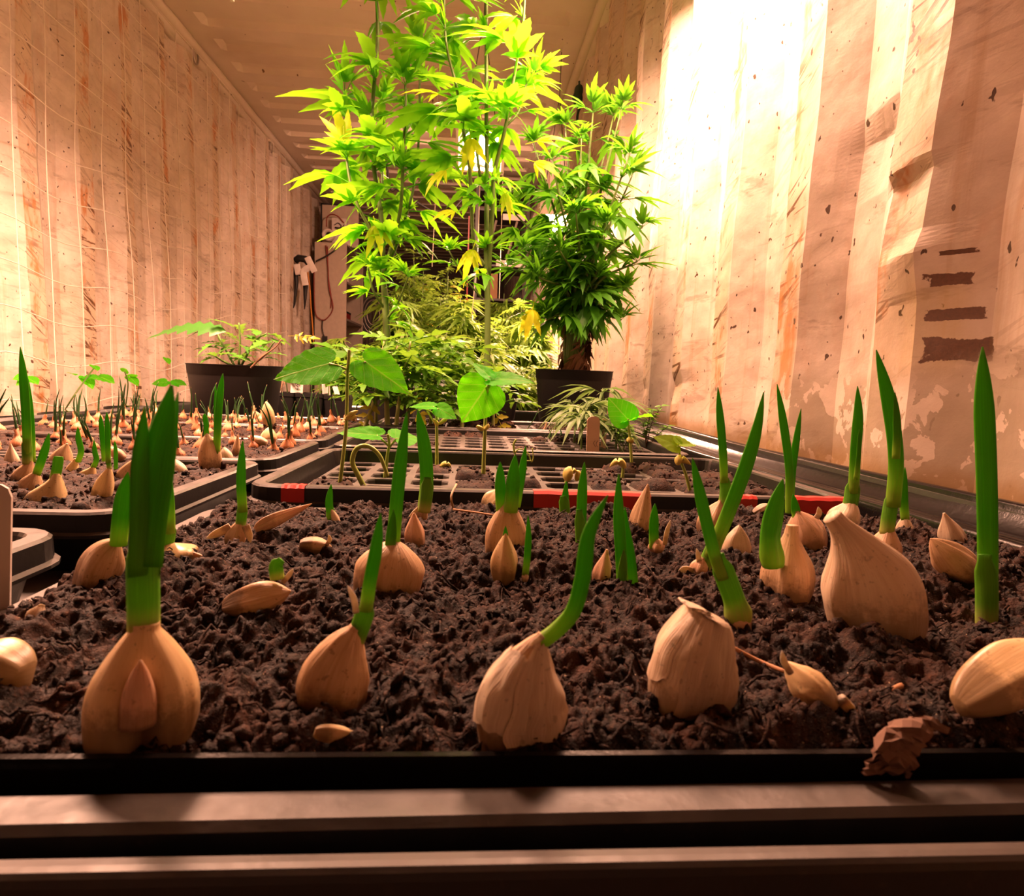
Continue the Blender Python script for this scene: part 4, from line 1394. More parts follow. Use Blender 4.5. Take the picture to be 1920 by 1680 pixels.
bit('dry_stalk', 'thin reddish stalk beside the small greenish clove', 'stalk', [(1370, 1212, .006), (1420, 1238), (1478, 1262)], 0.0009, 'straw')
bit('dry_stalk', 'thin pale stalk left of the curved centre shoot', 'stalk', [(915, 1196), (960, 1194), (1000, 1196)], 0.0007, 'straw')
bit('dry_stalk', 'orange chip of bark behind the smooth peeled clove', 'stalk', [(1650, 1305), (1690, 1285)], 0.0011, 'straw')
bit('dry_stalk', 'red-brown stalk in front of the smooth peeled clove', 'stalk', [(1660, 1312), (1720, 1318)], 0.0009, 'straw')
bit('dry_stalk', 'long straw lying by the tall pale clove', 'stalk', [(850, 955, .002), (900, 962, .002), (925, 966, .002)], 0.0009, 'straw')
bit('dry_stalk', 'bent straw standing against the back rim', 'stalk', [(850, 955), (846, 930, .012), (856, 908, .02)], 0.0010, 'clove_tan')


def bark():
    P = [on_bench(1730, 1372, 0.006), on_bench(1690, 1400, 0.004), on_bench(1668, 1440, -0.002), on_bench(1662, 1462, -0.006)]
    Q = smooth_path(P, 6)
    rng = random.Random(2)
    V, F = [], []
    for i, p in enumerate(Q):
        w = 0.0065 + 0.002 * rng.random()
        for k in range(7):
            u = k / 6 - 0.5
            V.append(p + Vector((u * 2 * w, 0.002 * rng.random(), 0.0028 * (0.25 - u * u) * 4 + 0.0016 * rng.random())))
    for i in range(len(Q) - 1):
        for k in range(6):
            F.append((i * 7 + k, i * 7 + k + 1, (i + 1) * 7 + k + 1, (i + 1) * 7 + k))
    o = mk('bark_flake', V, F, M['bark'], None, False, None, None, P[0])
    o.modifiers.new('thick', 'SOLIDIFY').thickness = 0.002
    tag(o, 'brown bark flake hanging over the front tray lip', 'bark')


bark()


# ------------------------------------------------------------------ garlic in the left tray
HL = -0.004
def lg(label, base, wpx=None, tip=None, mat='clove_cream', sprouts=(), **kw):
    kw.setdefault('rings', 20); kw.setdefault('segs', 24)
    return garlic(label, base, wpx, tip, mat, sprouts, h=HL, **kw)


lg('cream clove with a cut green stub at the left tray corner', (78, 952), 74, (106, 888), 'clove_cream', [([(102, 900), (107, 878), (110, 856)], 17, dict(mat='sprout_pale', taper=0.1, tipw=0.8))], bell=0.45, tm=0.2, neck=0.25, low=1.0, seed=101, bend=(0.006, 0, -0.004))
lg('brown clove with leaning shoot behind the cream corner clove', (54, 924), 48, (70, 882), 'clove_tan', [([(68, 890), (78, 862), (86, 838), (92, 812)], 14, dict(taper=0.5))], bell=0.4, tm=0.2, neck=0.2, low=1.0, seed=102)
lg('brown clove with the tallest twin shoot, far left edge', (42, 906), 44, (58, 864), 'clove_tan', [([(52, 868), (50, 800), (45, 720), (38, 650)], 15, dict(taper=0.35)), ([(62, 866), (60, 800), (54, 730), (50, 700)], 9, dict(taper=0.4, dy=0.004)), ([(52, 870), (51, 845), (50, 822)], 17, dict(PALE))], bell=0.3, tm=0.25, neck=0.25, low=1.0, seed=103)
lg('pointed pale clove at the very left edge', (24, 872), 30, (20, 832), 'clove_white', (), bell=0.6, tm=0.15, neck=0.12, low=1.0, seed=104)
lg('golden upright clove near the left tray front rim', (190, 936), 40, (206, 874), 'clove_cream', [([(205, 880), (203, 865), (200, 855)], 8, dict(PALE)), ([(203, 868), (202, 820), (200, 772)], 9, dict(taper=0.3)), ([(196, 865), (192, 820), (188, 776)], 9, dict(taper=0.3, dy=0.006))], bell=0.15, tm=0.3, neck=0.2, low=0.95, seed=105)
lg('small clove with a wavy shoot, middle of left tray', (134, 892), 28, (142, 860), 'clove_cream', [([(146, 866), (152, 846), (147, 822), (146, 800)], 10, dict(taper=0.4))], bell=0.4, tm=0.2, neck=0.3, low=1.0, seed=106)
lg('curved slim clove with a hooked shoot, middle of left tray', (156, 898), 32, (176, 872), 'clove_cream', [([(174, 878), (181, 862), (178, 848), (176, 824)], 9, dict(taper=0.5))], bell=0.4, tm=0.2, neck=0.2, low=1.0, seed=107, bend=(0.004, 0, -0.003))
lg('brown broad clove lying on the soil, centre of left tray', (112, 874), 44, (126, 832), 'clove_tan', (), bell=0.3, tm=0.25, neck=0.2, low=1.0, seed=108)
lg('lone straight shoot near the golden upright clove', (217, 888), None, None, 'clove_cream', [([(217, 886), (217, 850), (215, 826)], 7, dict(taper=0.3, deep=0.004))])
lg('leaning tan clove behind the thick foreground shoot', (232, 906), 42, (258, 858), 'clove_tan', (), bell=0.2, tm=0.25, neck=0.2, low=1.0, seed=110)
lg('pale clove by the tray rim right of the thick shoot', (338, 894), 40, (322, 860), 'clove_white', (), bell=0.0, tm=0.35, neck=0.3, low=0.95, seed=111)
lg('large upright clove with two green blades by the left tray edge', (395, 878), 45, (388, 812), 'clove_tan', [([(388, 825), (386, 795), (383, 775)], 9, dict(taper=0.2)), ([(406, 850), (408, 800), (412, 745), (418, 700)], 13, dict(taper=0.3)), ([(404, 850), (405, 790), (404, 720)], 8, dict(taper=0.4, dy=0.006))], bell=0.1, tm=0.40, neck=0.3, low=0.9, seed=112, ridge=1.2)
lg('small flat clove right behind the large upright clove', (428, 864), 26, (420, 838), 'clove_white', (), bell=0.0, tm=0.3, neck=0.3, seed=113)
lg('small necked clove in front of the lying white clove', (443, 852), 17, (446, 816), 'clove_tan', (), bell=0.6, tm=0.25, neck=0.25, low=1.0, seed=114)
lying('white clove lying on its side near the tray corner', (500, 832), (464, 818), 20, 'clove_white', 0.004, seed=115, bell=0.1, tm=0.35, neck=0.2, rings=20, segs=24)
lg('upright clove balanced on a soil clod beside the onions', (505, 828), 34, (505, 800), 'clove_cream', (), bell=0.0, tm=0.3, neck=0.5, low=0.95, seed=116)


def clod():
    g = on_bench(505, 826, HL)
    yc = g.y + 0.012
    a, b = at_y(505, 800, yc), at_y(499, 752, yc)
    iv, if_ = ico()
    rng = np.random.default_rng(4)
    V, F, n = [], [], 0
    for i in range(26):
        c = np.array(a) + (rng.random(3) - 0.5) * np.array((0.022, 0.016, 0.010))
        V.append(iv * (0.6 + 0.7 * rng.random((12, 3))) * 0.0042 + c); F.append(if_ + n); n += 12
    o = mk('soil_clod', np.concatenate(V), np.concatenate(F), M['soil'], None, True, None, None, tuple(a))
    tag(o, 'soil clod stuck between two cloves beside the onions', 'soil clod')
    r = root('garlic_clove', (a.x, a.y, a.z + 0.004), 'topmost clove standing on the soil clod beside the onions', 'garlic clove')
    v, f, uv, _ = clove_mesh(at_y(507, 798, yc), b, 11.5 * pxm(a), tm=0.35, bell=0.1, neck=0.12, low=0.85, seed=117, rings=20, segs=24)
    mk('clove', v, f, M['clove_cream'], r, True, uv)


clod()
lying('orange clove lying at the front of the third left tray', (232, 860), (205, 838), 22, 'clove_pink', 0.002, seed=118, bell=0.0, tm=0.4, neck=0.2, rings=18, segs=22)

# ------------------------------------------------------------------ onions in the left trays
def onion_proto(k):
    rng = random.Random(50 + k)
    r = root('onion_set', (0, 0, -5))
    R = 0.0105 + 0.003 * rng.random()
    prof = [(R * 0.5, -R * 0.5), (R * 0.95, -R * 0.1), (R, R * 0.35), (R * 0.82, R * 0.9), (R * 0.45, R * 1.35), (R * 0.24, R * 1.75), (R * 0.18, R * 2.3), (R * 0.10, R * 2.6)]
    v, f = lathe(prof, (0, 0, -5), 12)
    v = [(x + 0.003 * rng.uniform(-1, 1) * max(0, (z + 5)) / R * 0.4, y, z) for x, y, z in v]
    uv = [((i % 12) / 12, (i // 12) / 7) for i in range(len(v))]
    mk('bulb', v, f, M['onion'], r, True, uv)
    n = (1, 2, 1, 3, 2, 0)[k]
    for i in range(n):
        a = rng.uniform(0, 6.28); L = 0.034 + 0.05 * rng.random(); ln = 0.35 * rng.random()
        P = [(0, 0, -5 + R * 1.5), (0.002 * math.cos(a), 0.002 * math.sin(a), -5 + R * 2.2), (ln * L * 0.4 * math.cos(a), ln * L * 0.4 * math.sin(a), -5 + R * 2 + L * 0.6), (ln * L * math.cos(a), ln * L * math.sin(a), -5 + R * 2 + L)]
        P = smooth_path(P, 3)
        v, f, uv = tube(P, [0.0022 * (1 - 0.75 * (q / (len(P) - 1)) ** 2) for q in range(len(P))], 6)
        mk('shoot', v, f, M['onion_shoot'], r, True, uv)
    return r


PROT = [onion_proto(k) for k in range(6)]
ORD = ['first', 'second', 'third', 'fourth', 'fifth', 'sixth', 'seventh', 'eighth', 'ninth', 'tenth', 'eleventh', 'twelfth', 'thirteenth']
rng = random.Random(9)
first = set()
for ti, tn in ((2, 'third'), (3, 'fourth'), (4, 'farthest')):
    x0, y0, x1, y1, _ = LT[ti]
    ny = 4
    for j in range(ny):
        nx = 12
        cnt = -1
        for i in range(nx):
            x = x1 - 0.028 - i * (x1 - x0 - 0.05) / (nx - 1) + rng.uniform(-0.009, 0.009)
            y = y0 + 0.034 + j * (y1 - y0 - 0.066) / (ny - 1) + rng.uniform(-0.008, 0.008)
            k = rng.randrange(6)
            if rng.random() < 0.25: continue
            cnt += 1
            src = PROT[k]
            if k not in first:
                o = src; first.add(k)
            else:
                o = src.copy(); COL.objects.link(o)
                for ch in src.children:
                    c = ch.copy(); COL.objects.link(c); c.parent = o
            o.location = (x, y, zb(y) - 0.0065)
            o.rotation_euler = (rng.uniform(-0.25, 0.25), rng.uniform(-0.25, 0.25), rng.uniform(0, 6.28))
            sc = rng.uniform(0.65, 1.12)
            o.scale = (sc, sc, sc)
            row = ('front', 'second', 'third', 'back')[j]
            tag(o, 'orange onion set, %s from the right in the %s row of the %s left tray' % (ORD[cnt], row, tn), 'onion', 'onion sets in the left trays')
for k in range(6):
    if k not in first:
        for ch in list(PROT[k].children): bpy.data.objects.remove(ch)
        bpy.data.objects.remove(PROT[k])

# white plant label at the left edge, standing in the near left tray
def plant_label(name, label, cat, base, top, wpx, mat, h, thick=0.0008, lean=0.0, Y=None):
    g = on_bench(base[0], base[1], h) if Y is None else at_y(base[0], base[1], Y)
    a = g; b = at_y(top[0], top[1], g.y + lean)
    w = wpx * pxm(g) / 2
    up = (b - a); L = up.length; up.normalize()
    side = Vector((1, 0.15, 0)); side = (side - up * side.dot(up)).normalized()
    n = side.cross(up).normalized()
    prof = [(-1, -0.12), (1, -0.12), (1, 0.90), (0.75, 0.97), (0.3, 1.0), (-0.3, 1.0), (-0.75, 0.97), (-1, 0.90)]
    V = [a + side * (w * x) + up * (L * y) + n * (thick * s) for s in (-1, 1) for x, y in prof]
    m = len(prof)
    F = [tuple(range(m)), tuple(range(2 * m - 1, m - 1, -1))] + [(k, m + k, m + (k + 1) % m, (k + 1) % m) for k in range(m)]
    return tag(mk(name, V, F, M[mat], None, False, None, None, a), label, cat)


plant_label('plant_label', 'white plastic plant label cut by the left edge of the picture', 'plant label', (-8, 1128), (-5, 908), 48, 'white_plastic', -0.03, lean=0.0, Y=0.330)
plant_label('plant_label', 'wooden plant label standing in the second cell tray', 'plant label', (1111, 853), (1113, 781), 25, 'wood', -0.012)
def ink(o, paths, rad, name='ink_mark'):
    b = MB()
    for p in paths: b.tube(smooth_path(p, 4), rad, 5)
    b.obj(name, M['navy'], o, True)['label'] = 'dark ink mark'


wl_ = bpy.data.objects['plant_label.001']
yy_ = wl_.location.y - 0.0016
ink(wl_, [[at_y(a, b_, yy_) for a, b_ in ((1116, 826), (1113, 831), (1117, 838))], [at_y(a, b_, yy_) for a, b_ in ((1121, 826), (1118, 832), (1120, 838))]], 0.0004)
plant_label('plant_label', 'narrow wooden label behind the larger wooden one', 'plant label', (1131, 838), (1133, 785), 10, 'wood', -0.012)

# ------------------------------------------------------------------ leaves
HEART = [(1.0, 0.0), (0.90, 0.075), (0.76, 0.185), (0.60, 0.295), (0.43, 0.375), (0.26, 0.425), (0.10, 0.43), (-0.05, 0.385), (-0.15, 0.29), (-0.185, 0.18), (-0.14, 0.08), (-0.03, 0.0)]


def heart_leaf(base, tip, normal, wr=1.0, fold=0.10, droop=0.12, curl=0.0, rings=9, asym=0.0, seed=0):
    base, tip = Vector(base), Vector(tip)
    X = tip - base; L = X.length; X.normalize()
    Z = Vector(normal); Z = (Z - X * Z.dot(X)).normalized()
    Y = Z.cross(X)
    out = smooth_path([Vector((x, y, 0)) for x, y in HEART], 3)
    out = [(p.x, p.y) for p in out] + [(p.x, -p.y * (1 - asym)) for p in out[-2:0:-1]]
    V, UV, F = [], [], []
    m = len(out)
    for i in range(rings + 1):
        s = max(0.001, i / rings)
        for k, (x, y) in enumerate(out):
            x2, y2 = x * s, y * s
            z = fold * abs(y2) - droop * max(0, x2) ** 2 - curl * y2 * y2
            z += 0.020 * mnoise.noise(Vector((x2 * 5, y2 * 5, seed)))
            if i == rings: z += 0.012 * math.sin(k * 1.7 + seed)
            V.append(base + X * (x2 * L) + Y * (y2 * L * wr) + Z * (z * L))
            UV.append((x2, y2))
    for i in range(rings):
        for k in range(m):
            k2 = (k + 1) % m
            F.append((i * m + k, i * m + k2, (i + 1) * m + k2, (i + 1) * m + k))
    return V, F, UV


def bean(label, stem, w, leaves=(), extra=(), h=-0.018, mat='bean', cat='bean seedling'):
    """stem: pixel path from the soil up; leaves: (attach px, base px, tip px, dy tip, normal, opts)"""
    g = on_bench(stem[0][0], stem[0][1], h)
    r = root('bean_seedling', g, label, cat)
    P = smooth_path([at_y(p[0], p[1], g.y + 0.0) for p in stem], 5)
    P = [P[0] - Vector((0, 0, 0.012))] + P
    k = pxm(g)
    n = len(P)
    v, f, uv = tube(P, [w * k / 2 * (1.0 - 0.35 * i / (n - 1)) for i in range(n)], 8)
    mk('stem', v, f, M['stem_bean'], r, True, uv)
    for q in leaves:
        att, b, t, dy, nrm = q[:5]
        op = dict(q[5]) if len(q) > 5 else {}
        lm = op.pop('mat', mat)
        db = op.pop('db', 0.0)
        A = at_y(att[0], att[1], g.y); B = at_y(b[0], b[1], g.y + db); T = at_y(t[0], t[1], g.y + db + dy)
        v, f, uv = heart_leaf(B, T, nrm, **op)
        lf = mk('leaf', v, f, M[lm], r, True, uv)
        if (A - B).length > 0.0015:
            vv, ff, _ = tube([A, A.lerp(B, 0.5) + Vector((0, 0, 0.001)), B], [w * k * 0.28] * 3, 6)
            mk('leaf_stalk', vv, ff, M['stem_bean'], lf, True)
    for e in extra:
        kind, pts, wp = e[:3]
        Q = [at_y(p[0], p[1], g.y - (0.002 if len(e) < 4 else e[3])) for p in pts]
        if kind == 'cotyledon':
            v, f, uv, _ = clove_mesh(Q[0], Q[-1], wp * k / 2, tm=0.45, bell=0.0, neck=0.4, low=0.35, rings=14, segs=16, wrinkle=0.02, depth=0.8, bend=((Q[len(Q) // 2] - (Q[0] + Q[-1]) / 2) * 1.6) if len(Q) > 2 else (0, 0, 0))
            mk('cotyledon', v, f, M['cotyledon'], r, True, uv)
        elif kind == 'stem':
            S = smooth_path(Q, 5)
            v, f, uv = tube(S, wp * k / 2, 8)
            mk('stem', v, f, M['stem_bean'], r, True, uv)
    return r


UPV = (0.0, -0.75, 0.66)
bean('tallest bean seedling with two wide leaves at the left of the cell tray', [(628, 913), (636, 908), (640, 885), (649, 800), (651, 720), (652, 690)], 8.5,
     [((651, 693), (617, 682), (511, 708), -0.02, (0.15, -0.72, 0.68), dict(wr=1.02, fold=0.05, droop=0.06, seed=1)), ((654, 690), (686, 679), (768, 736), -0.015, (-0.15, -0.70, 0.70), dict(wr=0.95, fold=0.05, droop=0.05, seed=2))],
     [('cotyledon', [(648, 784), (660, 776), (672, 770)], 9), ('stem', [(652, 694), (654, 672), (655, 656)], 6), ('cotyledon', [(646, 786), (655, 784), (672, 780)], 8)])
bean('bean seedling still bent into a bare hoop', [(683, 914), (672, 892), (661, 868), (666, 845), (680, 836), (697, 840), (712, 855), (721, 876), (727, 893)], 10.5, (), (), mat='bean')
bean('bean seedling with two pointed leaves under the tallest one', [(722, 893), (727, 850), (730, 836)], 7,
     [((730, 838), (706, 816), (630, 806), 0.01, (0.1, -0.55, 0.83), dict(wr=0.62, fold=0.12, droop=0.10, seed=3)), ((731, 838), (745, 822), (786, 812), 0.03, (-0.15, -0.75, 0.65), dict(wr=1.2, fold=0.05, droop=0.2, seed=4))],
     [('stem', [(730, 838), (729, 824), (727, 814)], 5)])
bean('bean seedling with small leaves left of the heart-shaped leaf', [(819, 876), (819, 820), (818, 775)], 7,
     [((818, 776), (812, 762), (767, 759), 0.0, (0.1, -0.45, 0.9), dict(wr=0.75, fold=0.08, seed=5)), ((818, 774), (822, 766), (857, 783), -0.01, (-0.1, -0.7, 0.7), dict(wr=1.05, fold=0.05, seed=6))],
     [('cotyledon', [(812, 786), (820, 794), (818, 800)], 8), ('cotyledon', [(822, 796), (834, 788), (838, 784)], 8)])
bean('bean seedling with one big heart-shaped leaf facing the camera', [(906, 896), (908, 840), (911, 770), (915, 728)], 8,
     [((914, 733), (911, 726), (866, 792), -0.02, (0.15, -0.92, 0.35), dict(wr=1.32, fold=0.04, droop=0.05, seed=7, asym=0.0)), ((915, 730), (922, 712), (1004, 703), 0.0, (0.0, -0.50, 0.86), dict(wr=0.72, fold=0.06, droop=0.22, seed=8)), ((915, 728), (918, 706), (886, 676), 0.02, (0.1, -0.6, 0.8), dict(wr=0.7, fold=0.1, droop=0.1, seed=9))],
     [('cotyledon', [(894, 798), (902, 804), (908, 806)], 9), ('cotyledon', [(908, 806), (914, 800), (915, 794)], 9)])
bean('curled yellow bean sprout just breaking the soil, centre right', [(1062, 903), (1064, 895)], 8, (), [('cotyledon', [(1066, 903), (1066, 884), (1082, 884)], 21), ('cotyledon', [(1080, 902), (1086, 890), (1080, 882)], 13)])
bean('hooked yellow bean sprout leaning left, right of centre', [(1167, 893), (1168, 884), (1168, 876)], 7, (), [('cotyledon', [(1172, 878), (1162, 862), (1143, 876)], 14), ('cotyledon', [(1146, 872), (1154, 868), (1166, 866)], 8)])
bean('bean seedling with an upturned notched leaf, right side', [(1185, 882), (1182, 830), (1178, 790)], 6.5,
     [((1178, 790), (1177, 786), (1140, 745), 0.02, (-0.1, -0.93, 0.3), dict(wr=1.15, fold=0.03, droop=0.0, seed=10)), ((1178, 790), (1181, 788), (1222, 772), 0.05, (0.0, 0.35, 0.93), dict(wr=0.7, fold=0.1, seed=11))],
     [('cotyledon', [(1176, 828), (1183, 824), (1186, 832)], 12)])
bean('bean seedling with yellow-green leaves and hanging seed case, far right', [(1295, 924), (1286, 890), (1278, 868), (1273, 845)], 7,
     [((1272, 845), (1270, 836), (1226, 816), 0.005, (0.1, -0.75, 0.65), dict(wr=0.95, fold=0.05, seed=12, mat='bean_yellow')), ((1273, 842), (1276, 834), (1302, 828), 0.03, (0.0, -0.5, 0.8), dict(wr=0.8, fold=0.3, seed=13, mat='bean_yellow'))],
     [('cotyledon', [(1272, 872), (1274, 858), (1296, 872)], 16)])
bean('tangle of thin pale seedling stems near the tray centre', [(968, 878), (966, 850), (976, 842), (990, 850), (996, 866), (1000, 858), (998, 840)], 3.0, (), [('stem', [(988, 880), (984, 866), (996, 864)], 2.5), ('stem', [(965, 850), (963, 834), (968, 824)], 4)])
bean('small cream bean still lying on the soil', [(838, 880), (838, 876)], 3, (), [('cotyledon', [(826, 876), (836, 868), (846, 876)], 10)])


def leaflet(L, w, serr=0.16, n=8, droop=0.0, fold=0.25, shape=1.0):
    """quads; returns verts along +X, width in Y"""
    V, F = [], []
    for i in range(n + 1):
        t = i / n
        ww = w * (math.sin(math.pi * min(1, t ** (0.72 * shape))) ** 0.9) * 0.5 + 0.0008
        if 0 < i < n and i % 2: ww *= 1 - serr
        if i == n: ww = w * 0.012
        sh = serr * 0.35 * (1 if i % 2 == 0 else -1) * L / n if 0 < i < n else 0
        z = -droop * t * t * L
        V += [(t * L + sh, ww, z + fold * ww), (t * L, 0, z), (t * L + sh, -ww, z + fold * ww)]
    for i in range(n):
        a = i * 3
        F += [(a, a + 1, a + 4, a + 3), (a + 1, a + 2, a + 5, a + 4)]
    return np.array(V), np.array(F)


def palmate(nl=7, seed=0, n=8, droop=0.35, spread=1.75, w=0.20, pet=0.35, serr=0.16):
    rng = random.Random(seed)
    Vs, Fs, n0 = [], [], 0
    k = nl // 2
    for i in range(-k, k + 1):
        fr = abs(i) / max(1, k)
        L = (1 - 0.55 * fr ** 1.3) * rng.uniform(0.92, 1.06)
        v, f = leaflet(L, w * L ** 0.75, serr, n, droop * rng.uniform(0.4, 1.5), 0.3)
        a = spread * (abs(i) / max(1, k)) ** 0.9 * (1 if i > 0 else -1) * 0.5 * 2 * 0.62 + rng.uniform(-0.06, 0.06)
        tl = rng.uniform(-0.18, 0.18) - 0.15 * fr
        ca, sa = math.cos(a), math.sin(a)
        v[:, 2] += v[:, 0] * tl
        v = np.stack([v[:, 0] * ca - v[:, 1] * sa + pet, v[:, 0] * sa + v[:, 1] * ca, v[:, 2]], -1)
        Vs.append(v); Fs.append(f + n0); n0 += len(v)
    if pet > 0.01:
        q = 0.012
        v = np.array([(0, q, 0), (0, -q, 0), (pet, -q, 0.01), (pet, q, 0.01), (0, 0, -q), (pet, 0, -q)])
        Vs.append(v); Fs.append(np.array([(0, 1, 2, 3), (1, 4, 5, 2), (4, 0, 3, 5)]) + n0)
    return np.concatenate(Vs), np.concatenate(Fs)


def compound(seed=0, pairs=3, n=5, lobes=0.35, droop=0.3):
    """tomato-like: a bent rachis with lobed leaflets in pairs"""
    rng = random.Random(seed)
    Vs, Fs, n0 = [], [], 0
    def put(x0, ang, L, w, z0):
        nonlocal n0
        v, f = leaflet(L, w, lobes, n, 0.3 * rng.uniform(0.3, 1.6), 0.25, 0.85)
        ca, sa = math.cos(ang), math.sin(ang)
        v[:, 2] += v[:, 0] * rng.uniform(-0.5, 0.15)
        Vs.append(np.stack([v[:, 0] * ca - v[:, 1] * sa + x0, v[:, 0] * sa + v[:, 1] * ca, v[:, 2] + z0], -1)); Fs.append(f + n0); n0 += len(v)
    for i in range(pairs):
        x = 0.28 + 0.5 * i / max(1, pairs - 1)
        z = -droop * x * x
        L = rng.uniform(0.26, 0.36) * (1.0 if i < pairs - 1 else 0.85)
        for s in (-1, 1):
            put(x + rng.uniform(-0.03, 0.03), s * rng.uniform(0.9, 1.3), L, L * 0.55, z)
    put(0.82, rng.uniform(-0.2, 0.2), 0.38, 0.22, -droop * 0.67)
    m = 5
    q = 0.010
    v = []
    for i in range(m + 1):
        x = 0.84 * i / m
        v += [(x, q, -droop * x * x), (x, -q, -droop * x * x), (x, 0, -droop * x * x - 2 * q)]
    f = []
    for i in range(m):
        a = i * 3
        f += [(a, a + 1, a + 4, a + 3), (a + 1, a + 2, a + 5, a + 4), (a + 2, a, a + 3, a + 5)]
    Vs.append(np.array(v)); Fs.append(np.array(f) + n0)
    return np.concatenate(Vs), np.concatenate(Fs)


class Foliage:
    def __init__(s): s.V = []; s.F = []; s.T = []; s.n = 0; s.cnt = 0

    def add(s, tpl, pos, d, up=(0, 0, 1), size=0.1, roll=0.0, tint=0.5):
        v, f = tpl
        X = Vector(d).normalized(); U = Vector(up)
        Z = U - X * U.dot(X)
        if Z.length < 1e-3: Z = X.orthogonal()
        Z.normalize(); Y = Z.cross(X)
        if roll:
            Y, Z = Y * math.cos(roll) + Z * math.sin(roll), Z * math.cos(roll) - Y * math.sin(roll)
        Mx = np.array([X, Y, Z]) * size
        s.V.append(v @ Mx + np.array(pos)); s.F.append(f + s.n); s.T.append(np.full(len(v), tint)); s.n += len(v); s.cnt += 1

    def build(s, name, mat, parent):
        return mk(name, np.concatenate(s.V), np.concatenate(s.F), mat, parent, True, None, np.concatenate(s.T))


HEMP = [palmate(7, i, 10, 0.30 + 0.12 * (i % 3), 1.7, 0.25) for i in range(4)] + [palmate(5, 9 + i, 10, 0.38, 1.4, 0.26) for i in range(5)]
HEMP_YOUNG = [palmate(5, 30 + i, 6, 0.15, 1.0, 0.22, 0.12) for i in range(3)]
HEMP_THIN = [palmate(7, 40 + i, 6, 0.75, 1.7, 0.20, 0.25) for i in range(4)]
TOM = [compound(i, 3 + i % 2, 5) for i in range(5)]


LAMPDIR = (Vector(LAMPS[1][1]) - CAM).normalized()


def hemp_stem(fol, P, r0, r1, rng, n, s0, s1, smid, start=0.2, tipn=6, tpl=HEMP, sag=0.0, tint=(0.35, 0.8)):
    """leaves in crossed pairs along a stem, a tuft at the end; P: dense world path"""
    L = [0]
    for i in range(1, len(P)): L.append(L[-1] + (P[i] - P[i - 1]).length)
    tot = L[-1]
    def at(t):
        x = t * tot
        for i in range(1, len(P)):
            if L[i] >= x:
                k = (x - L[i - 1]) / max(1e-9, L[i] - L[i - 1])
                return P[i - 1].lerp(P[i], k), (P[i] - P[i - 1]).normalized()
        return P[-1], (P[-1] - P[-2]).normalized()
    az = rng.uniform(0, 6.28)
    for k in range(n):
        t = start + (0.97 - start) * (k + 0.5 * rng.random()) / n
        p, d = at(t)
        if (p - CAM).cross(LAMPDIR).length < 0.085 and abs(p.z - 1.12) < 0.12 and rng.random() < 0.35: continue
        az += 1.57 + rng.uniform(-0.35, 0.35)
        u = (t - start) / (1 - start)
        sz = (s0 + (smid - s0) * u / 0.5) if u < 0.5 else (smid + (s1 - smid) * (u - 0.5) / 0.5)
        for q in (0, math.pi):
            if rng.random() < 0.22: continue
            a = az + q + rng.uniform(-0.3, 0.3)
            el = rng.uniform(-0.05, 0.55) - sag * (1 - u)
            dr = Vector((math.cos(a) * math.cos(el), math.sin(a) * math.cos(el), math.sin(el)))
            fol.add(rng.choice(tpl), p, dr, (0, 0, 1), sz * rng.uniform(0.8, 1.15), rng.uniform(-0.35, 0.35), rng.uniform(*tint))
            if rng.random() < 0.45:     # small axillary tuft
                for _ in range(2):
                    e2 = rng.uniform(0.5, 1.2); a2 = a + rng.uniform(-0.6, 0.6)
                    fol.add(rng.choice(HEMP_YOUNG), p, (math.cos(a2) * math.cos(e2), math.sin(a2) * math.cos(e2), math.sin(e2)), (0, 0, 1), sz * rng.uniform(0.3, 0.5), rng.uniform(-1, 1), rng.uniform(0.5, 0.85))
    for k in range(tipn):
        a = k * 2.4 + az; el = rng.uniform(0.35, 1.2)
        fol.add(rng.choice(HEMP_YOUNG if k % 2 else tpl), P[-1], (math.cos(a) * math.cos(el), math.sin(a) * math.cos(el), math.sin(el)), (0, 0, 1), s1 * rng.uniform(0.55, 0.95), rng.uniform(-0.5, 0.5), rng.uniform(0.5, 0.88))


def pot(parent, c, R, H, name='pot', mat='pot', taper=0.82, soilname='pot_soil', soil_mat_='soil', lip=0.012):
    prof = [(R * taper * 0.98, 0.0), (R * taper, 0.004), (R * 0.97, H - 0.035), (R * 0.975, H - 0.03), (R * 0.985, H - 0.028), (R, H - 0.004), (R * 1.015, H - 0.001), (R * 1.02, H), (R * 0.985, H), (R * 0.965, H - 0.006), (R * 0.95, H - 0.022)]
    v, f = lathe(prof, c, 40)
    mk(name, v, f, M[mat], parent, True)
    V, F = [], []
    m = 14
    rng = random.Random(int(R * 1e4))
    for i in range(m + 1):
        for k in range(32):
            a = 2 * math.pi * k / 32; r = R * 0.955 * i / m
            z = H - 0.018 + 0.010 * mnoise.noise(Vector((r * 30 * math.cos(a), r * 30 * math.sin(a), R * 9))) + 0.006 * mnoise.noise(Vector((r * 90 * math.cos(a), r * 90 * math.sin(a), R * 5))) + 0.012 * (1 - i / m)
            V.append((c[0] + r * math.cos(a), c[1] + r * math.sin(a), c[2] + z))
    for i in range(m):
        for k in range(32):
            F.append((i * 32 + k, (i + 1) * 32 + k, (i + 1) * 32 + (k + 1) % 32, i * 32 + (k + 1) % 32))
    mk(soilname, V, F, M[soil_mat_], parent, True)


FLOORZ = zb(2.0) - 0.0595       # inside of the flood table


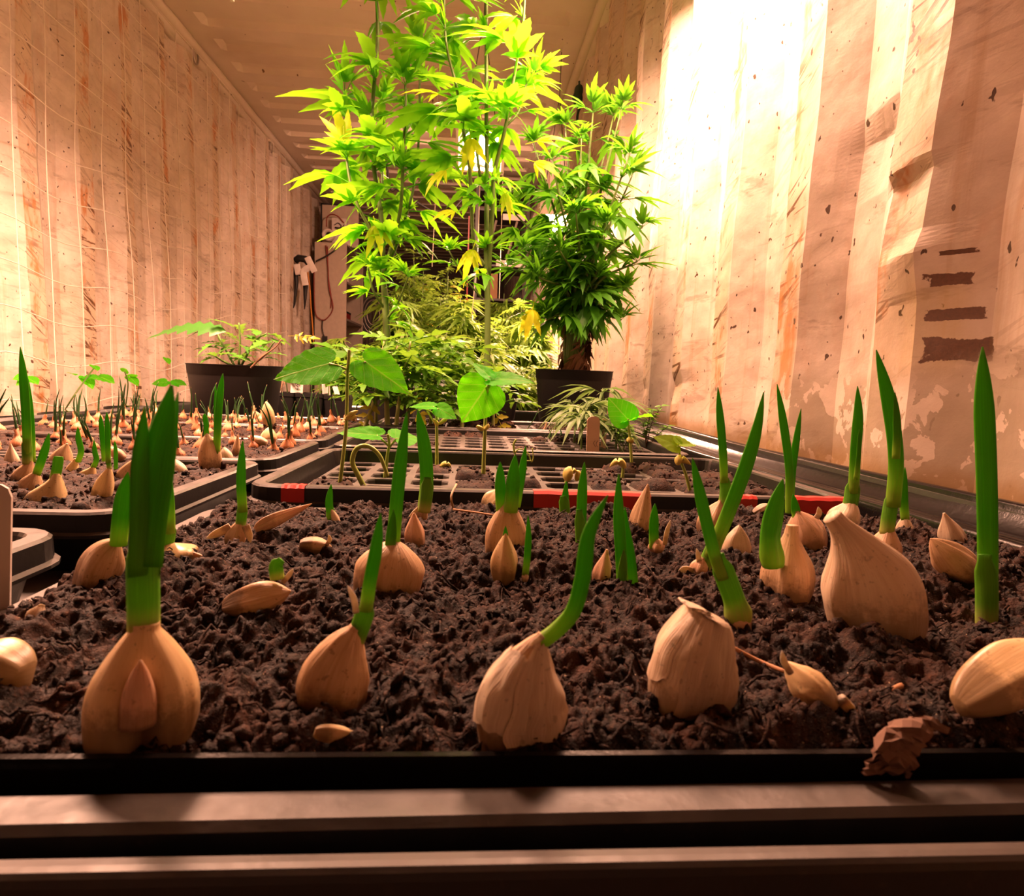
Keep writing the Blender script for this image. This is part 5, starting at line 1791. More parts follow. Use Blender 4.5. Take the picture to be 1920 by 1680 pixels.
# --- bushy hemp in the right-hand pot
def bushy():
    Y = 2.10
    c = at_y(1074, 745, Y)
    R = (1147 - 1003) / 2 * pxm(c)
    rim = at_y(1074, 694, Y)
    base = Vector((c.x, Y, FLOORZ))
    r = root('potted_hemp', base, 'bushy hemp plant darkened by shade in the black pot by the right wall', 'potted plant')
    H = rim.z - FLOORZ
    pot(r, base, R, H)
    rng = random.Random(77)
    stem = MB()
    fol = Foliage()
    tips = [(1000, 268, 0), (1035, 300, -.10), (1060, 235, .06), (1090, 260, -.05), (1112, 212, 0), (1150, 218, .10), (1165, 205, -0.05), (1180, 290, -.14), (1185, 330, -.06), (965, 400, .05), (985, 470, -.12), (950, 500, 0.02), (1205, 425, -.16), (1195, 490, -.16), (1170, 545, -.06), (1010, 520, -.16), (1140, 420, -.16), (1080, 400, -.18), (1050, 470, -.18), (1120, 520, -.16), (1165, 600, -.1), (1025, 600, -.1)]
    for i, (px, py, dy) in enumerate(tips):
        b = at_y(1074 + (px - 1074) * 0.10, 688, Y + dy * 0.1)
        e = at_y(px, py, Y + dy)
        low = py > 380
        m1 = b.lerp(e, 0.45) + Vector(((b.x - e.x) * 0.28, 0, 0.03 if not low else 0.10))
        P = smooth_path([b, m1, e], 7)
        stem.tube(P, [0.008 - 0.0055 * k / (len(P) - 1) for k in range(len(P))], 6)
        hemp_stem(fol, P, 0, 0, rng, 6 if not low else 4, 0.115, 0.095, 0.135, 0.40 if not low else 0.5, 6, HEMP, 0.75, (0.1, 0.7))
    stem.obj('stem', M['stem'], r, True)
    fol.build('foliage', M['hemp_shaded'], r)
    # withered lower leaves hanging round the stalk
    dead = Foliage()
    for k in range(46):
        a = rng.uniform(0, 6.28); z = rng.uniform(0.03, 0.22)
        p = Vector((c.x + 0.03 * math.cos(a), Y + 0.03 * math.sin(a), rim.z + z))
        dead.add(rng.choice(HEMP_THIN), p, (math.cos(a) * 0.35, math.sin(a) * 0.35, -1), (math.cos(a), math.sin(a), 0.2), rng.uniform(0.05, 0.10), rng.uniform(-1, 1), 0.3)
    dead.build('withered_leaves', M['dead'], r)['label'] = 'brown withered leaves'
    yl = Foliage()
    p = at_y(1003, 560, Y - 0.15)
    yl.add(HEMP[5], p, (-0.2, -0.2, -1), (0, -1, 0.2), 0.10, 0.2, 1.0)
    yl.build('yellow_leaf', M['hemp'], r)['label'] = 'hanging yellow leaf'


bushy()


# --- the tall hemp plants
def tall(label, Y, base_px, pot_px, stems, seed, yellow=()):
    c = at_y(pot_px[0], 745, Y)
    base = Vector((c.x, Y, FLOORZ))
    r = root('potted_hemp', base, label, 'potted plant')
    rimz = at_y(pot_px[0], pot_px[1], Y).z
    pot(r, base, pot_px[2] / 2 * pxm(c), rimz - FLOORZ)
    rng = random.Random(seed)
    stem = MB(); fol = Foliage()
    for s in stems:
        pts, w0, w1, n, s0, smid, s1, start = s[:8]
        dys = s[8] if len(s) > 8 else [0] * len(pts)
        P = smooth_path([at_y(p[0], p[1], Y + d) for p, d in zip(pts, dys)], 6)
        k = pxm(P[0])
        stem.tube(P, [(w0 + (w1 - w0) * q / (len(P) - 1)) * k / 2 for q in range(len(P))], 7)
        if n: hemp_stem(fol, P, 0, 0, rng, n, s0 * k * 0.88, s1 * k * 0.88, smid * k * 0.88, start, 6, HEMP, 0.15, (0.2, 0.85))
    stem.obj('stem', M['stem'], r, True)
    fol.build('foliage', M['hemp'], r)
    for (px, py, dx, dz, sz) in yellow:
        y = Foliage()
        p = at_y(px, py, Y - 0.06)
        y.add(rng.choice(HEMP[5:8]), p, (dx, -0.35, dz), (0, -0.7, 0.6), sz * 0.8 * pxm(p), rng.uniform(-0.4, 0.4), 0.965)
        y.build('yellow_leaf', M['hemp'], r)['label'] = 'yellowing leaf'
    return r


tall('tall hemp plant on the left with thin branching stems', 2.10, None, (735, 725, 92), [
    ([(728, 720), (726, 640), (722, 560), (718, 520)], 15, 11, 2, 84, 94, 72, 0.15),
    ([(718, 520), (716, 420), (701, 310), (697, 219), (708, 80), (705, -40), (706, -120)], 10, 5, 11, 105, 151, 96, 0.05, [0, 0, 0, 0, 0, .02, .02]),
    ([(720, 512), (741, 438), (752, 383), (756, 296), (761, 192), (760, 160)], 8, 4, 6, 84, 128, 94, 0.15, [0, -.02, -.05, -.06, -.06, -.06]),
    ([(718, 500), (716, 438), (717, 300), (719, 233), (716, 190)], 6, 4, 5, 77, 108, 78, 0.2, [0, .05, .10, .12, .12]),
    ([(716, 510), (697, 438), (670, 383), (652, 315), (649, 227), (646, 180)], 7, 3.5, 6, 77, 124, 84, 0.2, [0, -.03, -.06, -.05, -.04, -.04]),
    ([(722, 500), (740, 470), (768, 383), (779, 329), (786, 246), (787, 123), (790, 95)], 7, 3.5, 7, 77, 124, 86, 0.2, [0, .05, .12, .14, .14, .14, .14]),
    ([(724, 600), (745, 570), (765, 520)], 5, 3, 2, 63, 74, 54, 0.3, [0, -.04, -.08]),
    ([(722, 580), (700, 545), (690, 500)], 5, 3, 2, 63, 74, 54, 0.3, [0, -.04, -.06]),
], 11, [(655, 295, -0.2, 0.75, 95), (700, 405, 0.2, -0.6, 85)])
tall('tall hemp plant in the centre in front of the glowing lamp', 1.98, None, (912, 716, 122), [
    ([(913, 710), (914, 640), (914, 560), (912, 470)], 13, 10, 1, 70, 81, 66, 0.6),
    ([(912, 500), (889, 460), (880, 309), (869, 246), (856, 164), (836, 77), (832, -40)], 8, 4, 9, 84, 128, 90, 0.2, [0, 0, -.03, -.04, -.04, -.03, -.02]),
    ([(912, 470), (913, 342), (912, 233), (912, 55), (913, -60)], 10, 5, 8, 84, 132, 96, 0.2, [0, .02, .05, .06, .06]),
    ([(916, 520), (924, 383), (927, 323), (949, 233), (965, 137), (979, 60), (985, -20)], 9, 4, 8, 84, 128, 90, 0.25, [0, -.02, -.03, -.05, -.06, -.06, -.05]),
    ([(900, 330), (883, 208), (864, 142), (852, 95)], 6, 3, 4, 84, 108, 74, 0.25, [0, .08, .10, .10]),
    ([(950, 235), (972, 210), (986, 160), (1000, 140)], 5, 3, 3, 77, 94, 72, 0.2, [0, .02, .03, .03]),
    ([(905, 560), (870, 520), (842, 470)], 4, 2.5, 2, 63, 74, 54, 0.3, [0, -.03, -.06]),
], 23, [(846, 185, -0.9, 0.1, 90), (985, 270, 0.9, 0.15, 85), (868, 395, -0.8, -0.2, 62), (893, 450, -0.3, -0.9, 78), (938, 350, 0.5, -0.9, 60), (850, 310, -0.7, -0.6, 75), (985, 298, 0.7, -0.3, 75), (880, 240, 0.1, -0.9, 85)])


# --- left pot with a lobed broad-leaved plant
def broad():
    Y = 2.02
    c = at_y(443, 745, Y)
    R = (527 - 360) / 2 * pxm(c)
    rim = at_y(443, 684, Y)
    base = Vector((c.x, Y, FLOORZ))
    r = root('potted_plant', base, 'leafy plant with drooping lobed leaves in the large black pot on the left', 'potted plant')
    pot(r, base, R, rim.z - FLOORZ)
    rng = random.Random(5)
    big = []
    for i in range(4):
        v, f = leaflet(1.0, 0.62 - 0.05 * i, 0.5, 9, 0.35 + 0.1 * i, 0.2, 0.8)
        v[:, 0] += 0.25
        big.append((v, f))
    stem = MB(); fol = Foliage()
    for pts, dy in (([(448, 684), (450, 640), (448, 605)], 0.0), ([(452, 686), (478, 640), (500, 625)], -0.03), ([(440, 686), (420, 650), (405, 620)], 0.03), ([(455, 690), (490, 672), (515, 640)], -0.05), ([(445, 690), (415, 675), (395, 660)], -0.05)):
        P = smooth_path([at_y(p[0], p[1], Y + dy * i / 2) for i, p in enumerate(pts)], 6)
        stem.tube(P, [0.0042 - 0.002 * q / (len(P) - 1) for q in range(len(P))], 6)
        for k in range(9):
            a = rng.uniform(0, 6.28); t = rng.uniform(0.35, 1.0)
            p = P[int(t * (len(P) - 1))]
            fol.add(rng.choice(big), p, (math.cos(a), math.sin(a) * 0.8, rng.uniform(0.0, 0.7)), (0, 0, 1), rng.uniform(0.045, 0.085), rng.uniform(-0.3, 0.3), rng.uniform(0.15, 0.75))
    stem.obj('stem', M['stem'], r, True)
    fol.build('foliage', M['potato_leaf'], r)
    lf = Foliage()
    bigleaf = leaflet(1.0, 0.34, 0.55, 15, 0.75, -0.35, 0.8)
    p = at_y(425, 622, Y - 0.03)
    lf.add(bigleaf, p, (-1, -0.1, 0.42), (0, -0.62, 0.8), 0.235, 0.0, 0.1)
    lf.build('long_leaf', M['potato_leaf'], r)['label'] = 'long drooping lobed leaf'
    P = smooth_path([at_y(a, b, Y - 0.12) for a, b in ((470, 690), (490, 670), (515, 652), (528, 636))], 5)
    mb = MB().tube(P, [0.003] * 8 + [0.002] * (len(P) - 8), 6)
    mb.obj('withered_stem', M['dead'], r, True)['label'] = 'withered brown side stem'
    yl = Foliage()
    yl.add(TOM[1], at_y(540, 630, Y - 0.1), (1, -0.2, 0.1), (0, -0.7, 0.6), 0.075, 0.0, 0.97)
    yl.build('yellow_leaf', M['potato_leaf'], r)['label'] = 'yellow and brown leaf tip'


broad()


# --- small square nursery pots with labels
def nursery(px, py, w, label, Y=2.30):
    c = at_y(px, py, Y)
    hw = w / 2 * pxm(c)
    r = root('nursery_pot', (c.x, Y, FLOORZ), label, 'nursery pot', 'small square pots behind the onions')
    H = c.z - FLOORZ
    V, F = [], []
    prof = [(0.78, 0.0), (0.96, H - 0.014), (1.0, H - 0.013), (1.0, H), (0.93, H), (0.90, H - 0.012)]
    for s, h in prof:
        for x, y in rrect(c.x - hw * s, Y - hw * s, c.x + hw * s, Y + hw * s, 0.008, 0, 3):
            V.append((x, y, FLOORZ + h))
    m = 16
    for i in range(len(prof) - 1):
        for k in range(m):
            F.append((i * m + k, i * m + (k + 1) % m, (i + 1) * m + (k + 1) % m, (i + 1) * m + k))
    F.append(tuple(range(m - 1, -1, -1)))
    mk('pot', V, F, M['pot'], r, False)
    V = [(c.x + hw * 0.91 * (i / 4 - 1), Y + hw * 0.91 * (j / 4 - 1), FLOORZ + H - 0.010 + 0.003 * mnoise.noise(Vector((i * 3.3, j * 2.9, px)))) for i in range(9) for j in range(9)]
    F = [(i * 9 + j, (i + 1) * 9 + j, (i + 1) * 9 + j + 1, i * 9 + j + 1) for i in range(8) for j in range(8)]
    mk('pot_soil', V, F, M['soil'], r, True)
    return r, c


npots = []
for px, py, w, lb in ((533, 735, 50, 'small square black pot next to the large left pot'), (586, 737, 52, 'small square black pot between two others, behind the onions'), (635, 741, 48, 'small square black pot nearest the tomato stems')):
    npots.append(nursery(px, py, w, lb))
plant_label('plant_label', 'pinkish white label card leaning in the small pot beside the large left pot', 'plant label', (556, 736), (558, 704), 22, 'white_plastic', 0, Y=2.315)
wl_ = COL.objects[-1]
ink(wl_, [[at_y(557 + 4 * math.cos(k * 0.7), 718 + 4.5 * math.sin(k * 0.7), 2.3115) for k in range(10)], [at_y(558, 723, 2.3115), at_y(558, 727, 2.3115), at_y(558, 731, 2.3115)], [at_y(554, 728, 2.3115), at_y(558, 728, 2.3115), at_y(562, 728, 2.3115)]], 0.0009)
plant_label('plant_label', 'tilted white label between the second and third small pots', 'plant label', (632, 738), (625, 716), 9, 'white_plastic', 0, Y=2.27)
plant_label('plant_label', 'wide white label in the middle small pot', 'plant label', (612, 738), (610, 712), 14, 'white_plastic', 0, Y=2.33)
plant_label('plant_label', 'white label at the left of the first small pot', 'plant label', (517, 736), (517, 708), 17, 'white_plastic', 0, Y=2.33)


def spindly(px, py, Y, top, label, tpl, size, mat, nlv=5, name='seedling', w=2.5, seed=0, zfix=None):
    b = at_y(px, py, Y)
    if zfix is not None: b.z = zfix
    t = at_y(top[0], top[1], Y)
    r = root(name, b, label, 'seedling')
    rng = random.Random(seed + px)
    P = smooth_path([b - Vector((0, 0, 0.01)), b.lerp(t, 0.5) + Vector((rng.uniform(-.004, .004), 0, 0)), t], 5)
    v, f, uv = tube(P, [w * pxm(b) / 2 * (1 - 0.4 * i / (len(P) - 1)) for i in range(len(P))], 6)
    mk('stem', v, f, M['stem'], r, True, uv)
    fol = Foliage()
    for k in range(nlv):
        a = k * 2.4 + rng.uniform(-0.5, 0.5); tt = 1 - 0.45 * (k / max(1, nlv)) if nlv > 4 else rng.uniform(0.7, 1)
        p = P[int(tt * (len(P) - 1))]
        fol.add(rng.choice(tpl), p, (math.cos(a), math.sin(a), rng.uniform(-0.1, 0.6)), (0, 0, 1), size * rng.uniform(0.7, 1.1), rng.uniform(-.4, .4), rng.uniform(0.2, 0.8))
    fol.build('foliage', M[mat], r)
    return r


SZ = at_y(586, 737, 2.30).z - 0.012
spindly(540, 735, 2.30, (533, 700), 'withered brown seedling in the small pot beside the large left pot', HEMP_THIN, 0.05, 'dead', 4, zfix=SZ + 0.002)
spindly(601, 737, 2.30, (600, 690), 'thin reddish seedling in the middle small pot', TOM, 0.05, 'tomato', 4, zfix=SZ)
spindly(616, 737, 2.30, (618, 688), 'thin pale seedling at the right of the middle small pot', TOM, 0.05, 'tomato', 4, zfix=SZ, seed=2)

# --- tomato plants rising behind the bean leaves
TOMS = [((680, 802), (705, 735), (700, 650)), ((705, 800), (706, 720), (720, 640)), ((727, 802), (726, 720), (745, 648)), ((741, 806), (750, 740), (770, 640)), ((764, 800), (768, 720), (790, 655)),
        ((806, 800), (812, 740), (832, 632)), ((866, 806), (868, 760), (880, 690)), ((925, 806), (926, 760), (935, 700))]
TW = ['leaning stem nearest the small pots', 'slim stem second from the left', 'straight thick stem left of centre', 'stem leaning right before the tall left hemp', 'thin stem beside the tall left hemp', 'tall bare stem in the middle of the row', 'short stem under the heart-shaped bean leaf', 'short stem right of the heart-shaped bean leaf']
for i, (a, b_, c_) in enumerate(TOMS):
    g = on_bench(a[0], a[1], -0.012)
    Y = min(g.y, 2.0)
    g = at_y(a[0], a[1], Y)
    g.z = zb(Y) - 0.018
    r = root('tomato_plant', g, 'tomato plant with a %s' % TW[i], 'tomato plant', 'tomato plants behind the bean seedlings')
    rng = random.Random(200 + i)
    P = smooth_path([g - Vector((0, 0, 0.004)), at_y(b_[0], b_[1], Y + 0.01), at_y(c_[0], c_[1], Y + 0.03)], 8)
    wd_ = (9, 7, 11, 9, 6, 7, 8, 7)[i]
    v, f, uv = tube(P, [wd_ * pxm(g) / 2 * (1 - 0.6 * q / (len(P) - 1)) for q in range(len(P))], 8)
    mk('stem', v, f, M['stem_hairy'], r, True, uv)
    fol = Foliage()
    for k in range(20 if i < 6 else 12):
        t = rng.uniform(0.42, 1.0)
        p = P[int(t * (len(P) - 1))]
        a_ = rng.uniform(0, 6.28)
        fol.add(rng.choice(TOM), p, (math.cos(a_), math.sin(a_), rng.uniform(-0.1, 0.75)), (0, 0, 1), rng.uniform(0.09, 0.155), rng.uniform(-.4, .4), rng.uniform(0.2, 0.86))
    fol.build('foliage', M['tomato'], r)
    if i in (0, 7, 4):
        yl = Foliage(); p = P[int(0.45 * (len(P) - 1))]
        yl.add(TOM[0], p, (-0.3 if i == 0 else 0.4, -0.3, -0.8), (0, -1, 0), 0.09, 0, 0.97)
        yl.build('yellow_leaf', M['tomato'], r)['label'] = 'yellowing lower leaf'

# --- hemp seedlings and herbs in the second cell tray
for (bxp, byp, tx, ty, sz, lb) in ((1076, 830, 1075, 752, .078, 'young hemp seedling with narrow leaves, left of the wooden label'), (1090, 842, 1098, 765, .070, 'young hemp seedling just behind the wooden label'), (1128, 832, 1130, 728, .088, 'tallest young hemp seedling with an umbrella of narrow leaves'), (1156, 842, 1150, 790, .056, 'low hemp seedling right of the wooden label')):
    g = on_bench(bxp, byp, -0.012)
    spindly(bxp, byp, g.y, (tx, ty), lb, HEMP_THIN, sz, 'hemp_grey', 11, 'hemp_seedling', 4, bxp)
def herb(px, py, tops, label, seed, mat='stem_brown'):
    g = on_bench(px, py, -0.012)
    r = root('herb_plant', g, label, 'herb')
    rng = random.Random(seed)
    st = MB(); fol = Foliage()
    lf = [leaflet(1.0, 0.62, 0.12, 5, 0.25, 0.25, 0.85) for _ in range(2)]
    for tx, ty in tops:
        P = smooth_path([g - Vector((0, 0, .005)), g.lerp(at_y(tx, ty, g.y), 0.5) + Vector((rng.uniform(-.008, .008), 0, 0.004)), at_y(tx, ty, g.y)], 6)
        st.tube(P, [0.0014 - 0.0007 * k / (len(P) - 1) for k in range(len(P))], 5)
        for k in range(9):
            p = P[int((0.35 + 0.65 * k / 8) * (len(P) - 1))]
            a = k * 1.57 + rng.uniform(-.3, .3)
            for q in (0, 3.14):
                fol.add(rng.choice(lf), p, (math.cos(a + q), math.sin(a + q), rng.uniform(0, .6)), (0, 0, 1), rng.uniform(0.014, 0.022), rng.uniform(-.4, .4), rng.uniform(0.2, 0.8))
    st.obj('stem', M[mat], r, True)
    fol.build('foliage', M['tomato'], r)
herb(1212, 838, [(1222, 770), (1240, 762), (1252, 800), (1205, 792)], 'bushy herb with reddish stems at the right end of the second cell tray', 3)
herb(1165, 846, [(1162, 805), (1180, 800), (1150, 800)], 'low leafy seedling between the hemp seedlings and the herb', 4, 'stem')
o = None
for i, (px, py, tx, ty) in enumerate(((1014, 812, 1024, 790), (1028, 822, 1030, 805), (1048, 820, 1050, 804), (985, 806, 1010, 768))):
    g = on_bench(px, py, -0.012)
    r = root('seedling', g, ('reddish curled sprout in the back cells before the right pot', 'tiny green sprout in the second cell tray', 'tiny pale sprout near the hemp seedlings', 'thin green shoot before the right pot')[i], 'seedling')
    P = smooth_path([g - Vector((0, 0, .006)), at_y((px + tx) / 2 + 3, (py + ty) / 2, g.y), at_y(tx, ty, g.y)], 5)
    v, f, uv = tube(P, [0.003 * (1 - 0.6 * k / (len(P) - 1)) if i != 3 else 0.0012 for k in range(len(P))], 7)
    mk('shoot', v, f, M['clove_pink' if i == 0 else 'onion_shoot'], r, True, uv)

# ------------------------------------------------------------------ climbing beans and the net on the left wall
def net():
    b = MB()
    X = WL + 0.055
    y0, y1, z0, z1 = 1.55, 6.0, 0.12, 2.28
    rng = random.Random(8)
    def pt(y, z):
        return (X + 0.02 * mnoise.noise(Vector((y * 1.3, z * 1.5, 4))) + 0.012, y + 0.035 * mnoise.noise(Vector((y, z * 1.2, 9))), z + 0.05 * mnoise.noise(Vector((y * 0.9, z, 3))) + 0.02 * math.sin(y * 8.5) * (z < 1.5))
    zs = np.arange(z0, z1, 0.165)
    ysl = np.arange(y0, y1, 0.19)
    for z in zs:
        b.tube([pt(y, z) for y in np.arange(y0, y1, 0.095)], 0.0021, 4, False)
    for y in ysl:
        b.tube([pt(y, z) for z in np.arange(z0, z1, 0.0825)], 0.0021, 4, False)
    o = b.obj('trellis_net', M['string'], None, True, (X, (y0 + y1) / 2, z0))
    tag(o, 'white string trellis net hung on the left wall', 'net')


net()


def climber(pts, Y, leaves, label, seed):
    P = smooth_path([at_x(a, b_, WL + 0.16 + 0.05 * math.sin(i)) for i, (a, b_) in enumerate(pts)], 6)
    r = root('climbing_bean', (P[0].x, P[0].y, 0.0), label, 'climbing plant', 'climbing beans along the left net')
    P = [Vector((P[0].x + 0.02, P[0].y, 0.26))] + P
    rng = random.Random(seed)
    pc = MB()
    v, f = lathe([(0.07, 0.0), (0.10, 0.25), (0.105, 0.25), (0.105, 0.262), (0.095, 0.262), (0.09, 0.24)], (P[0].x, P[0].y, 0.0), 20)
    mk('pot', v, f, M['pot'], r, True)
    v, f = lathe([(0.001, 0.252), (0.05, 0.25), (0.091, 0.245)], (P[0].x, P[0].y, 0.0), 20, (True, False))
    mk('pot_soil', v, f, M['soil'], r, True)
    v, f, uv = tube(P, 0.0028, 6)
    mk('stem', v, f, M['stem'], r, True, uv)
    for (bp, tp) in leaves:
        B = at_x(bp[0], bp[1], WL + 0.17); T = at_y(tp[0], tp[1], B.y - 0.03)
        v, f, uv = heart_leaf(B, T, (0.75, -0.5, 0.6), 0.95, 0.06, 0.1, seed=seed)
        mk('leaf', v, f, M['bean'], r, True, uv)


climber([(42, 760), (46, 730), (50, 712)], 0, [((44, 706), (24, 711)), ((50, 708), (72, 718)), ((48, 712), (30, 722))], 'climbing bean at the far left before the net', 1)
climber([(122, 768), (140, 740), (165, 705), (178, 688)], 0, [((160, 706), (186, 708)), ((160, 708), (175, 728)), ((176, 686), (184, 694)), ((186, 706), (215, 716)), ((134, 700), (142, 702))], 'climbing bean leaning right, second from the left on the net', 2)
climber([(236, 760), (240, 720), (234, 697)], 0, [((244, 708), (260, 722)), ((232, 697), (238, 690)), ((246, 706), (256, 700))], 'climbing bean with a hooked top, third along the net', 3)
climber([(318, 760), (318, 735), (320, 718)], 0, [((310, 717), (284, 719)), ((322, 716), (350, 720)), ((320, 716), (336, 724)), ((312, 672), (318, 682))], 'climbing bean in front of the net beside the large left pot', 4)

# ------------------------------------------------------------------ the green mass at the back
FARP = [(650, 640, 2.75, 60), (700, 622, 2.85, 75), (748, 600, 3.0, 80), (800, 606, 2.95, 80), (850, 618, 2.9, 70), (895, 640, 3.0, 70), (940, 650, 3.05, 70), (985, 655, 3.1, 75), (1025, 655, 3.2, 60),
        (740, 540, 3.7, 80), (782, 450, 4.3, 75), (828, 515, 4.0, 85), (872, 560, 3.7, 75), (925, 590, 3.7, 80), (968, 560, 4.2, 75), (1005, 590, 3.9, 70), (800, 480, 5.2, 90), (860, 520, 5.4, 80), (940, 535, 5.5, 70), (735, 530, 5.6, 60)]
FW = ['in the front row behind the small pots', 'in the front row left of the tall hemp stem', 'in the front row touching the tall left hemp stem', 'in the front row between the two tall hemp stems', 'in the front row left of the centre hemp stem', 'in the front row behind the centre hemp stem', 'in the front row right of the centre hemp stem', 'in the front row left of the bushy hemp pot', 'in the front row just left of the bushy hemp stalk',
      'in the middle row right behind the left hemp stem', 'climbing highest, with yellow leaves, between the hemp stems', 'in the middle row centred between the hemp stems', 'in the middle row left of the centre hemp stem', 'in the middle row right of the centre hemp stem', 'in the middle row beside the bushy hemp', 'in the middle row behind the bushy hemp', 'in the last row left, high against the dark wall', 'in the last row, centre', 'in the last row beside the dark storage rack', 'in the last row beside the grey cabinet']
for i, (px, py, Y, w) in enumerate(FARP):
    top = at_y(px, py, Y)
    base = Vector((at_y(px + 0, 760, Y).x, Y, 0.0))
    r = root('leafy_plant', base, 'leafy green plant ' + FW[i], 'plant', 'green plants filling the back of the container')
    rng = random.Random(300 + i)
    H = top.z
    R = w / 2 * pxm(top)
    v, f = lathe([(0.09, 0.0), (0.115, 0.22), (0.122, 0.22), (0.122, 0.235), (0.11, 0.235), (0.105, 0.215), (0.0, 0.214)], base, 20)
    mk('pot', v, f, M['pot'], r, True)
    st = MB(); fol = Foliage()
    nb = 4
    for b_ in range(nb):
        a = rng.uniform(0, 6.28); rr = R * rng.uniform(0.2, 0.9)
        e = Vector((base.x + rr * math.cos(a), Y + rr * math.sin(a), H - rng.uniform(0.0, 0.18) - (0 if b_ == 0 else 0.12)))
        P = smooth_path([base + Vector((0, 0, 0.2)), base.lerp(e, 0.5) + Vector((0, 0, 0.1)), e], 6)
        st.tube(P, [0.006 - 0.004 * k / (len(P) - 1) for k in range(len(P))], 5)
        for k in range(42):
            t = 0.25 + 0.75 * rng.random() ** 0.8
            p = P[int(t * (len(P) - 1))] + Vector((rng.uniform(-1, 1) * R * 0.35, rng.uniform(-1, 1) * R * 0.35, rng.uniform(-0.03, 0.05)))
            aa = rng.uniform(0, 6.28)
            fol.add(rng.choice(TOM if i % 3 else HEMP_THIN), p, (math.cos(aa), math.sin(aa), rng.uniform(-0.2, 0.7)), (0, 0, 1), rng.uniform(0.10, 0.17) * (1.0 if Y > 3.3 else 0.8), rng.uniform(-.5, .5), min(1.0, rng.uniform(0.15, 0.88) + (0.12 if rng.random() < 0.06 or i == 10 and rng.random() < 0.3 else 0)))
    st.obj('stem', M['stem'], r, True)
    fol.build('foliage', M['far_leaf'], r)

# ------------------------------------------------------------------ the cabinet end
YC = 6.95
def bxz(x0, y0, x1, y1, Y):
    a = at_y(x0, y1, Y); b_ = at_y(x1, y0, Y)
    return a.x, a.z, b_.x, b_.z


def cabinet():
    x0, _, x1, zt = bxz(590, 459, 650, 640, YC)
    x0 = max(x0, WL + 0.012)
    D = 1.05
    r = root('metal_cabinet', ((x0 + x1) / 2, YC, 0.0), 'grey-white steel cabinet with open shelves against the left wall', 'cabinet')
    MB().box((x0, YC, 0.0), (x1, YC + 0.018, zt)).box((x0, YC + D, 0.0), (x1, YC + D + 0.018, zt)).box((x0, YC, zt), (x1, YC + D + 0.018, zt + 0.015)).box((x0, YC + 0.018, 0.0), (x0 + 0.012, YC + D, zt)).obj('carcass', M['cabinet'], r)
    for k in range(4):
        z = 0.2 + k * (zt - 0.2) / 4
        MB().box((x0 + 0.013, YC + 0.019, z), (x1 - 0.004, YC + D - 0.001, z + 0.022)).obj('shelf', M['cabinet_in'], r)
    MB().box((x1 - 0.016, YC + D * 0.98, 0.0), (x1 + 0.004, YC + D + 0.022, zt)).obj('door_edge', M['cabinet'], r)
    return x0, x1, zt, D


cx0, cx1, czt, cD = cabinet()
# things on the shelves
zsh = [0.2 + k * (czt - 0.2) / 4 + 0.0225 for k in range(4)]
def jug():
    c = (cx1 - 0.09, YC + 0.30, zsh[3])
    r = root('white_jug', c, 'white jug on the upper shelf of the grey cabinet', 'jug')
    v, f = lathe([(0.06, 0.0), (0.065, 0.01), (0.062, 0.14), (0.035, 0.18), (0.028, 0.22), (0.03, 0.225)], c, 18, (True, True))
    mk('body', v, f, M['white_plastic'], r, True)
    v, f = lathe([(0.032, 0.225), (0.032, 0.25)], c, 14, (True, True))
    mk('cap', v, f, M['red'], r, True)
jug()
def toolbox(c, s, mat, label):
    r = root('toolbox', c, label, 'toolbox')
    x, y, z = c
    MB().box((x - s, y - s * 1.4, z), (x + s, y + s * 1.4, z + s * 0.8)).obj('body', M[mat], r)
    MB().box((x - s * 1.03, y - s * 1.43, z + s * 0.8), (x + s * 1.03, y + s * 1.43, z + s * 1.0)).obj('lid', M['black'], r)
    MB().tube([(x, y - s * 0.6, z + s), (x, y - s * 0.6, z + s * 1.25), (x, y + s * 0.6, z + s * 1.25), (x, y + s * 0.6, z + s)], 0.008, 6).obj('handle', M['black'], r)
toolbox((cx1 - 0.13, YC + 0.35, zsh[2]), 0.09, 'red', 'red toolbox on the middle shelf of the grey cabinet')
toolbox((cx1 - 0.12, YC + 0.45, zsh[1]), 0.09, 'red', 'red toolbox on the lower shelf of the grey cabinet')


